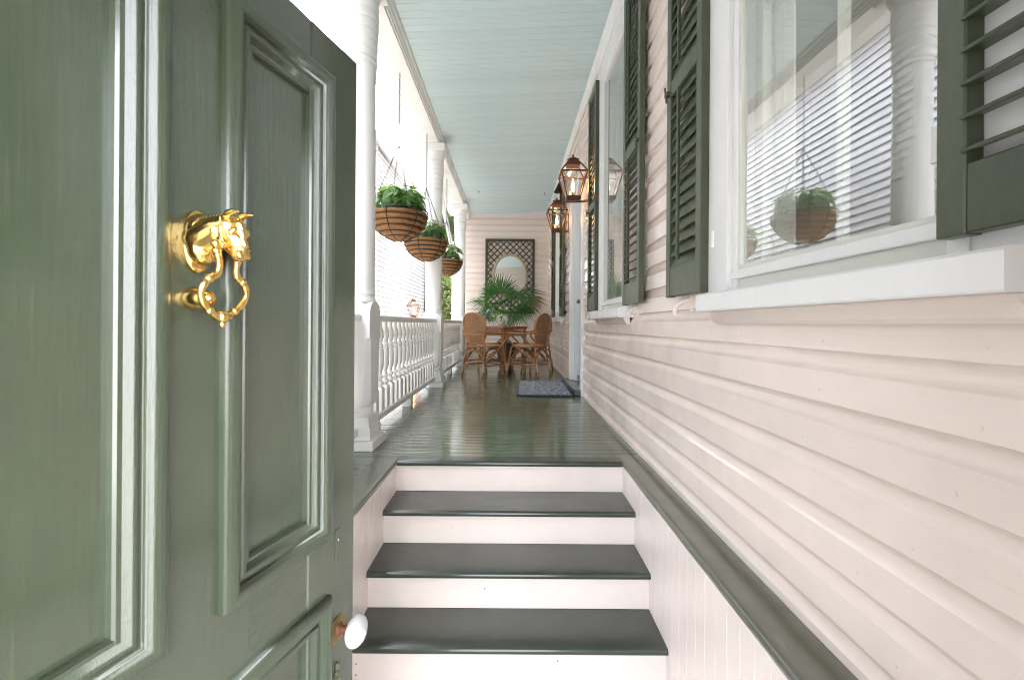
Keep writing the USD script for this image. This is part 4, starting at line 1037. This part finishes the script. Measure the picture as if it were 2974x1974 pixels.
frond((.34, 8.45, 1.30), (.75, -.1, -.55), (-.2, -.9, .3), .34, 'leaf_dry', spread=50, n=12, split=.5, droop=.3, seed=6)
frond((-.30, 8.25, 1.12), (-.7, -.5, -.25), (-.2, -.6, .9), .44, spread=95, n=30, split=.45, droop=.6, seed=7)
frond((.22, 8.50, 1.22), (.5, -.3, -.75), (0, -.9, .4), .40, spread=90, n=28, split=.5, droop=.4, seed=8)
frond((.04, 8.30, 1.02), (.6, -.5, -.4), (0, -.6, .8), .38, spread=100, n=30, split=.5, droop=.6, seed=9)
frond((-.42, 8.50, 1.02), (-.8, -.3, -.3), (-.2, -.8, .6), .36, spread=95, n=28, split=.5, droop=.5, seed=10)
frond((.0, 8.62, 1.28), (.15, .1, .8), (0, -1, .2), .34, spread=85, n=24, split=.5, droop=.15, seed=11)
frond((-.34, 8.60, 1.32), (-.5, -.1, .6), (0, -1, .4), .36, spread=80, n=24, split=.5, droop=.2, seed=12)
frond((.10, 8.38, 1.10), (.2, -.7, .1), (0, -.6, .8), .34, spread=110, n=30, split=.5, droop=.5, seed=13)
pp = thing('palm_pot', 'dark round pot on a stand holding the fan palm', 'pot', (-.10, 8.72, 0))
obj('stand', MB().tube([(0, 0, 0), (0, 0, .06)], [.14, .12], 20), 'terracotta_dark', pp)
obj('pot', lathe([(.11, .06), (.15, .10), (.19, .26), (.20, .40), (.215, .42), (.215, .45), (.19, .45), (.18, .40)], 28), 'terracotta_dark', pp, smooth=40)

# small things on the ceiling
sk = thing('ceiling_sprinkler', 'small pale sprinkler head on the ceiling near the back wall', 'sprinkler', (.58, 8.4, zc(.58)))
obj('flange', lathe([(.03, -.004), (.03, .001), (.012, .002)], 16), 'white_paint', sk)
obj('body', MB().tube([(0, 0, -.005), (0, 0, -.03)], .008, 8).add(lathe([(.018, -.036), (.018, -.033), (.004, -.03)], 12)), 'chain_steel', sk)
hk = thing('ceiling_hook', 'small iron hook in the ceiling above the farthest column', 'hook', (-.62, 8.1, zc(-.62)))
obj('hook', tube(spline([(0, 0, .005), (0, 0, -.03), (.012, 0, -.045), (.024, 0, -.035), (.022, 0, -.02)], 5), .003, 6), 'black_iron', hk)

# ------------------------------------------------------------------ beyond the railing: neighbouring house, lamp pier, hedge, trees
NX = -2.9
nh = thing('neighbor_house', 'white clapboard house, toned down to grey, across the side yard', 'house', (0, 0, 0))
NP = .108
zt = 4.55
def nboards(xf, y0, y1, holes=()):
    z = GZ
    while z < zt - .02:
        iv = [(y0, y1)]
        for h0, h1, a, b in holes:
            if min(z + NP, b) - max(z, a) > .03: iv = [(p, q_) for s_, e in iv for p, q_ in ((s_, min(e, h0)), (max(s_, h1), e)) if q_ - p > .02]
        for s_, e in iv:
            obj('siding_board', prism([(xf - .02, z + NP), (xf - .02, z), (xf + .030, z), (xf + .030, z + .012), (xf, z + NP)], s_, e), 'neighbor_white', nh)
        z += NP
NW = [(4.55, 5.25, .30, 1.35), (7.6, 8.4, .45, 1.65)]
nboards(NX, -5, 15.1, [(a - .10, b + .10, c - .10, d + .1) for a, b, c, d in NW])
nboards(NX - .25, 15.25, 22.0)
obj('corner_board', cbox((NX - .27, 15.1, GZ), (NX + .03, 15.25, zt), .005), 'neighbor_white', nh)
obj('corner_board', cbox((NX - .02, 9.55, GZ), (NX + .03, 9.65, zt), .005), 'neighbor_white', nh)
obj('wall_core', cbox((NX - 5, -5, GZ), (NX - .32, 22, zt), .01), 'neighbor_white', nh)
for a, b, c, d in NW:
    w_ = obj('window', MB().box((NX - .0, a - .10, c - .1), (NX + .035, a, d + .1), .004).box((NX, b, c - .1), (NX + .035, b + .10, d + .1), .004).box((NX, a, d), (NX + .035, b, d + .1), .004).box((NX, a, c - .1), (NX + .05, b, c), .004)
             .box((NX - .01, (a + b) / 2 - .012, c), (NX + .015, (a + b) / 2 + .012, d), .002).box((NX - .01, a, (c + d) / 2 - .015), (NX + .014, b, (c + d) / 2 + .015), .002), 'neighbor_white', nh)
    obj('pane', (np.array([(NX - .005, a, c), (NX - .005, b, c), (NX - .005, b, d), (NX - .005, a, d)]), np.array([[0, 1, 2, 3]])), 'window_glass', nh)
    obj('curtain', cbox((NX - .12, a - .05, c - .05), (NX - .10, b + .05, d + .05), .001), 'curtain', nh)
obj('roof', prism([(NX + .30, zt - .02), (NX - 2.5, zt + 1.6), (NX - 5.3, zt - .02), (NX - 5.3, zt - .10), (NX - 2.5, zt + 1.5), (NX + .30, zt - .10)], -5.2, 22.2), 'white_paint', nh)

ds = thing('downspout', 'white downspout slanting from the eave behind the farthest column', 'downspout', (0, 0, 0))
obj('pipe', tube(spline([(-1.30, 8.2, 3.22), (-1.28, 8.3, 3.0), (-1.20, 8.95, 2.35), (-1.17, 9.05, 2.2), (-1.17, 9.05, -.7)], 6), .04, 10), 'white_paint', ds, smooth=True)
obj('strap', cbox((-1.225, 9.0, 1.0), (-1.115, 9.10, 1.03), .003), 'white_paint', ds)

gp = thing('brick_pier', 'red brick pier beyond the railing carrying the copper post lamp', 'pier', (-2.33, 10.8, 0))
for c in range(22):
    z = GZ + c * .07
    for k in range(2):
        if c % 2 == 0:
            obj('brick', cbox((-.21 + k * .2125, -.21, z), (-.21 + k * .2125 + .2075, -.11, z + .062), .003), 'brick_red', gp)
            obj('brick', cbox((-.21 + k * .2125, .11, z), (-.21 + k * .2125 + .2075, .21, z + .062), .003), 'brick_red', gp)
        else:
            obj('brick', cbox((-.21, -.21 + k * .2125, z), (-.11, -.21 + k * .2125 + .2075, z + .062), .003), 'brick_red', gp)
            obj('brick', cbox((.11, -.21 + k * .2125, z), (.21, -.21 + k * .2125 + .2075, z + .062), .003), 'brick_red', gp)
obj('mortar_core', cbox((-.205, -.205, GZ), (.205, .205, GZ + 1.54), .002), 'mortar', gp)
pl = thing('post_lamp', 'copper post lamp on the brick pier beyond the railing', 'lamp', (-2.33, 10.8, .96))
lantern_parts(pl, arm=False)
obj('post', MB().tube([(0, 0, -.18), (0, 0, -.005)], .045, 14).tube([(0, 0, -.05), (0, 0, -.03)], .06, 14), 'copper', pl, smooth=40)

def leaf_cloud(n, pos, size, seed):
    g = np.random.default_rng(seed)
    p = pos(g, n)
    L = g.uniform(.7, 1.3, n) * size; w = L * .55
    d = g.normal(size=(n, 3)); d /= np.linalg.norm(d, axis=1, keepdims=True); e = np.cross(d, g.normal(size=(n, 3))); e /= np.linalg.norm(e, axis=1, keepdims=True)
    V = np.stack([p - d * L[:, None] / 2, p + e * w[:, None] / 2, p + d * L[:, None] / 2, p - e * w[:, None] / 2], 1).reshape(-1, 3)
    F = np.arange(n * 4).reshape(n, 4)
    return V, F
def hedge_pos(x0, x1, y0, y1, z0, z1, rough):
    def f(g, n):
        x = g.uniform(x0, x1, n); z = g.uniform(z0, z1, n)
        bump = fbm(np.c_[x * 2.2, z * 2.2, np.zeros(n)], 4, 9)
        yf = y0 + rough * bump
        return np.c_[x, yf + np.abs(g.normal(0, .12, n)), z]
    return f
iv = thing('ivy_wall', 'tall wall of clipped ivy behind the far end of the railing', 'hedge', (0, 0, 0))
obj('foliage', leaf_cloud(16000, hedge_pos(-3.3, -1.75, 14.6, 15.2, GZ, 4.9, .9), .085, 3), 'leaf_hedge', iv, kind='stuff')
obj('branches', cbox((-3.3, 15.35, GZ), (-1.4, 15.6, 4.7), .02), 'bark', iv)
def tree(loc, label, h, r, n, seed, size=.12, mat='leaf_tree'):
    t = thing('yard_tree', label, 'tree', loc)
    obj('trunk', tube(spline([(0, 0, 0), (.05, .03, h * .3), (-.04, .05, h * .6), (.03, 0, h * .85)], 6), np.linspace(.14, .04, 19), 8), 'bark', t, smooth=True)
    g = np.random.default_rng(seed); cl = []
    for k in range(26):
        a = g.uniform(0, 6.28); q_ = r * np.sqrt(g.random()); z = h * g.uniform(.5, 1.0)
        cl.append((q_ * np.cos(a) * (1.15 - (z / h - .5)), q_ * np.sin(a) * (1.15 - (z / h - .5)), z, g.uniform(.25, .5) * r))
        obj('limb', tube(spline([(0, 0, z * .7), (cl[-1][0] * .6, cl[-1][1] * .6, z * .92), cl[-1][:3]], 4), np.linspace(.03, .008, 9), 5), 'bark', t)
    cl = np.array(cl)
    def pos(g, n):
        c = cl[g.integers(0, len(cl), n)]; d = g.normal(size=(n, 3)); d /= np.linalg.norm(d, axis=1, keepdims=True)
        return c[:, :3] + d * (c[:, 3] * g.random(n) ** .45)[:, None]
    obj('crown', leaf_cloud(n, pos, size, seed), mat, t)
    return t
tree((-3.6, 18.6, GZ), 'pale sunlit tree rising above the ivy between the columns', 7.0, 1.4, 9000, 11)
tree((-1.6, 13.4, GZ), 'yellow-green bushy tree low behind the farthest column', 3.0, .75, 6000, 12, .10)
tree((-2.0, 17.5, GZ), 'tall dark green tree behind the ivy wall', 6.6, 1.3, 9000, 13, .12, 'leaf_hedge')
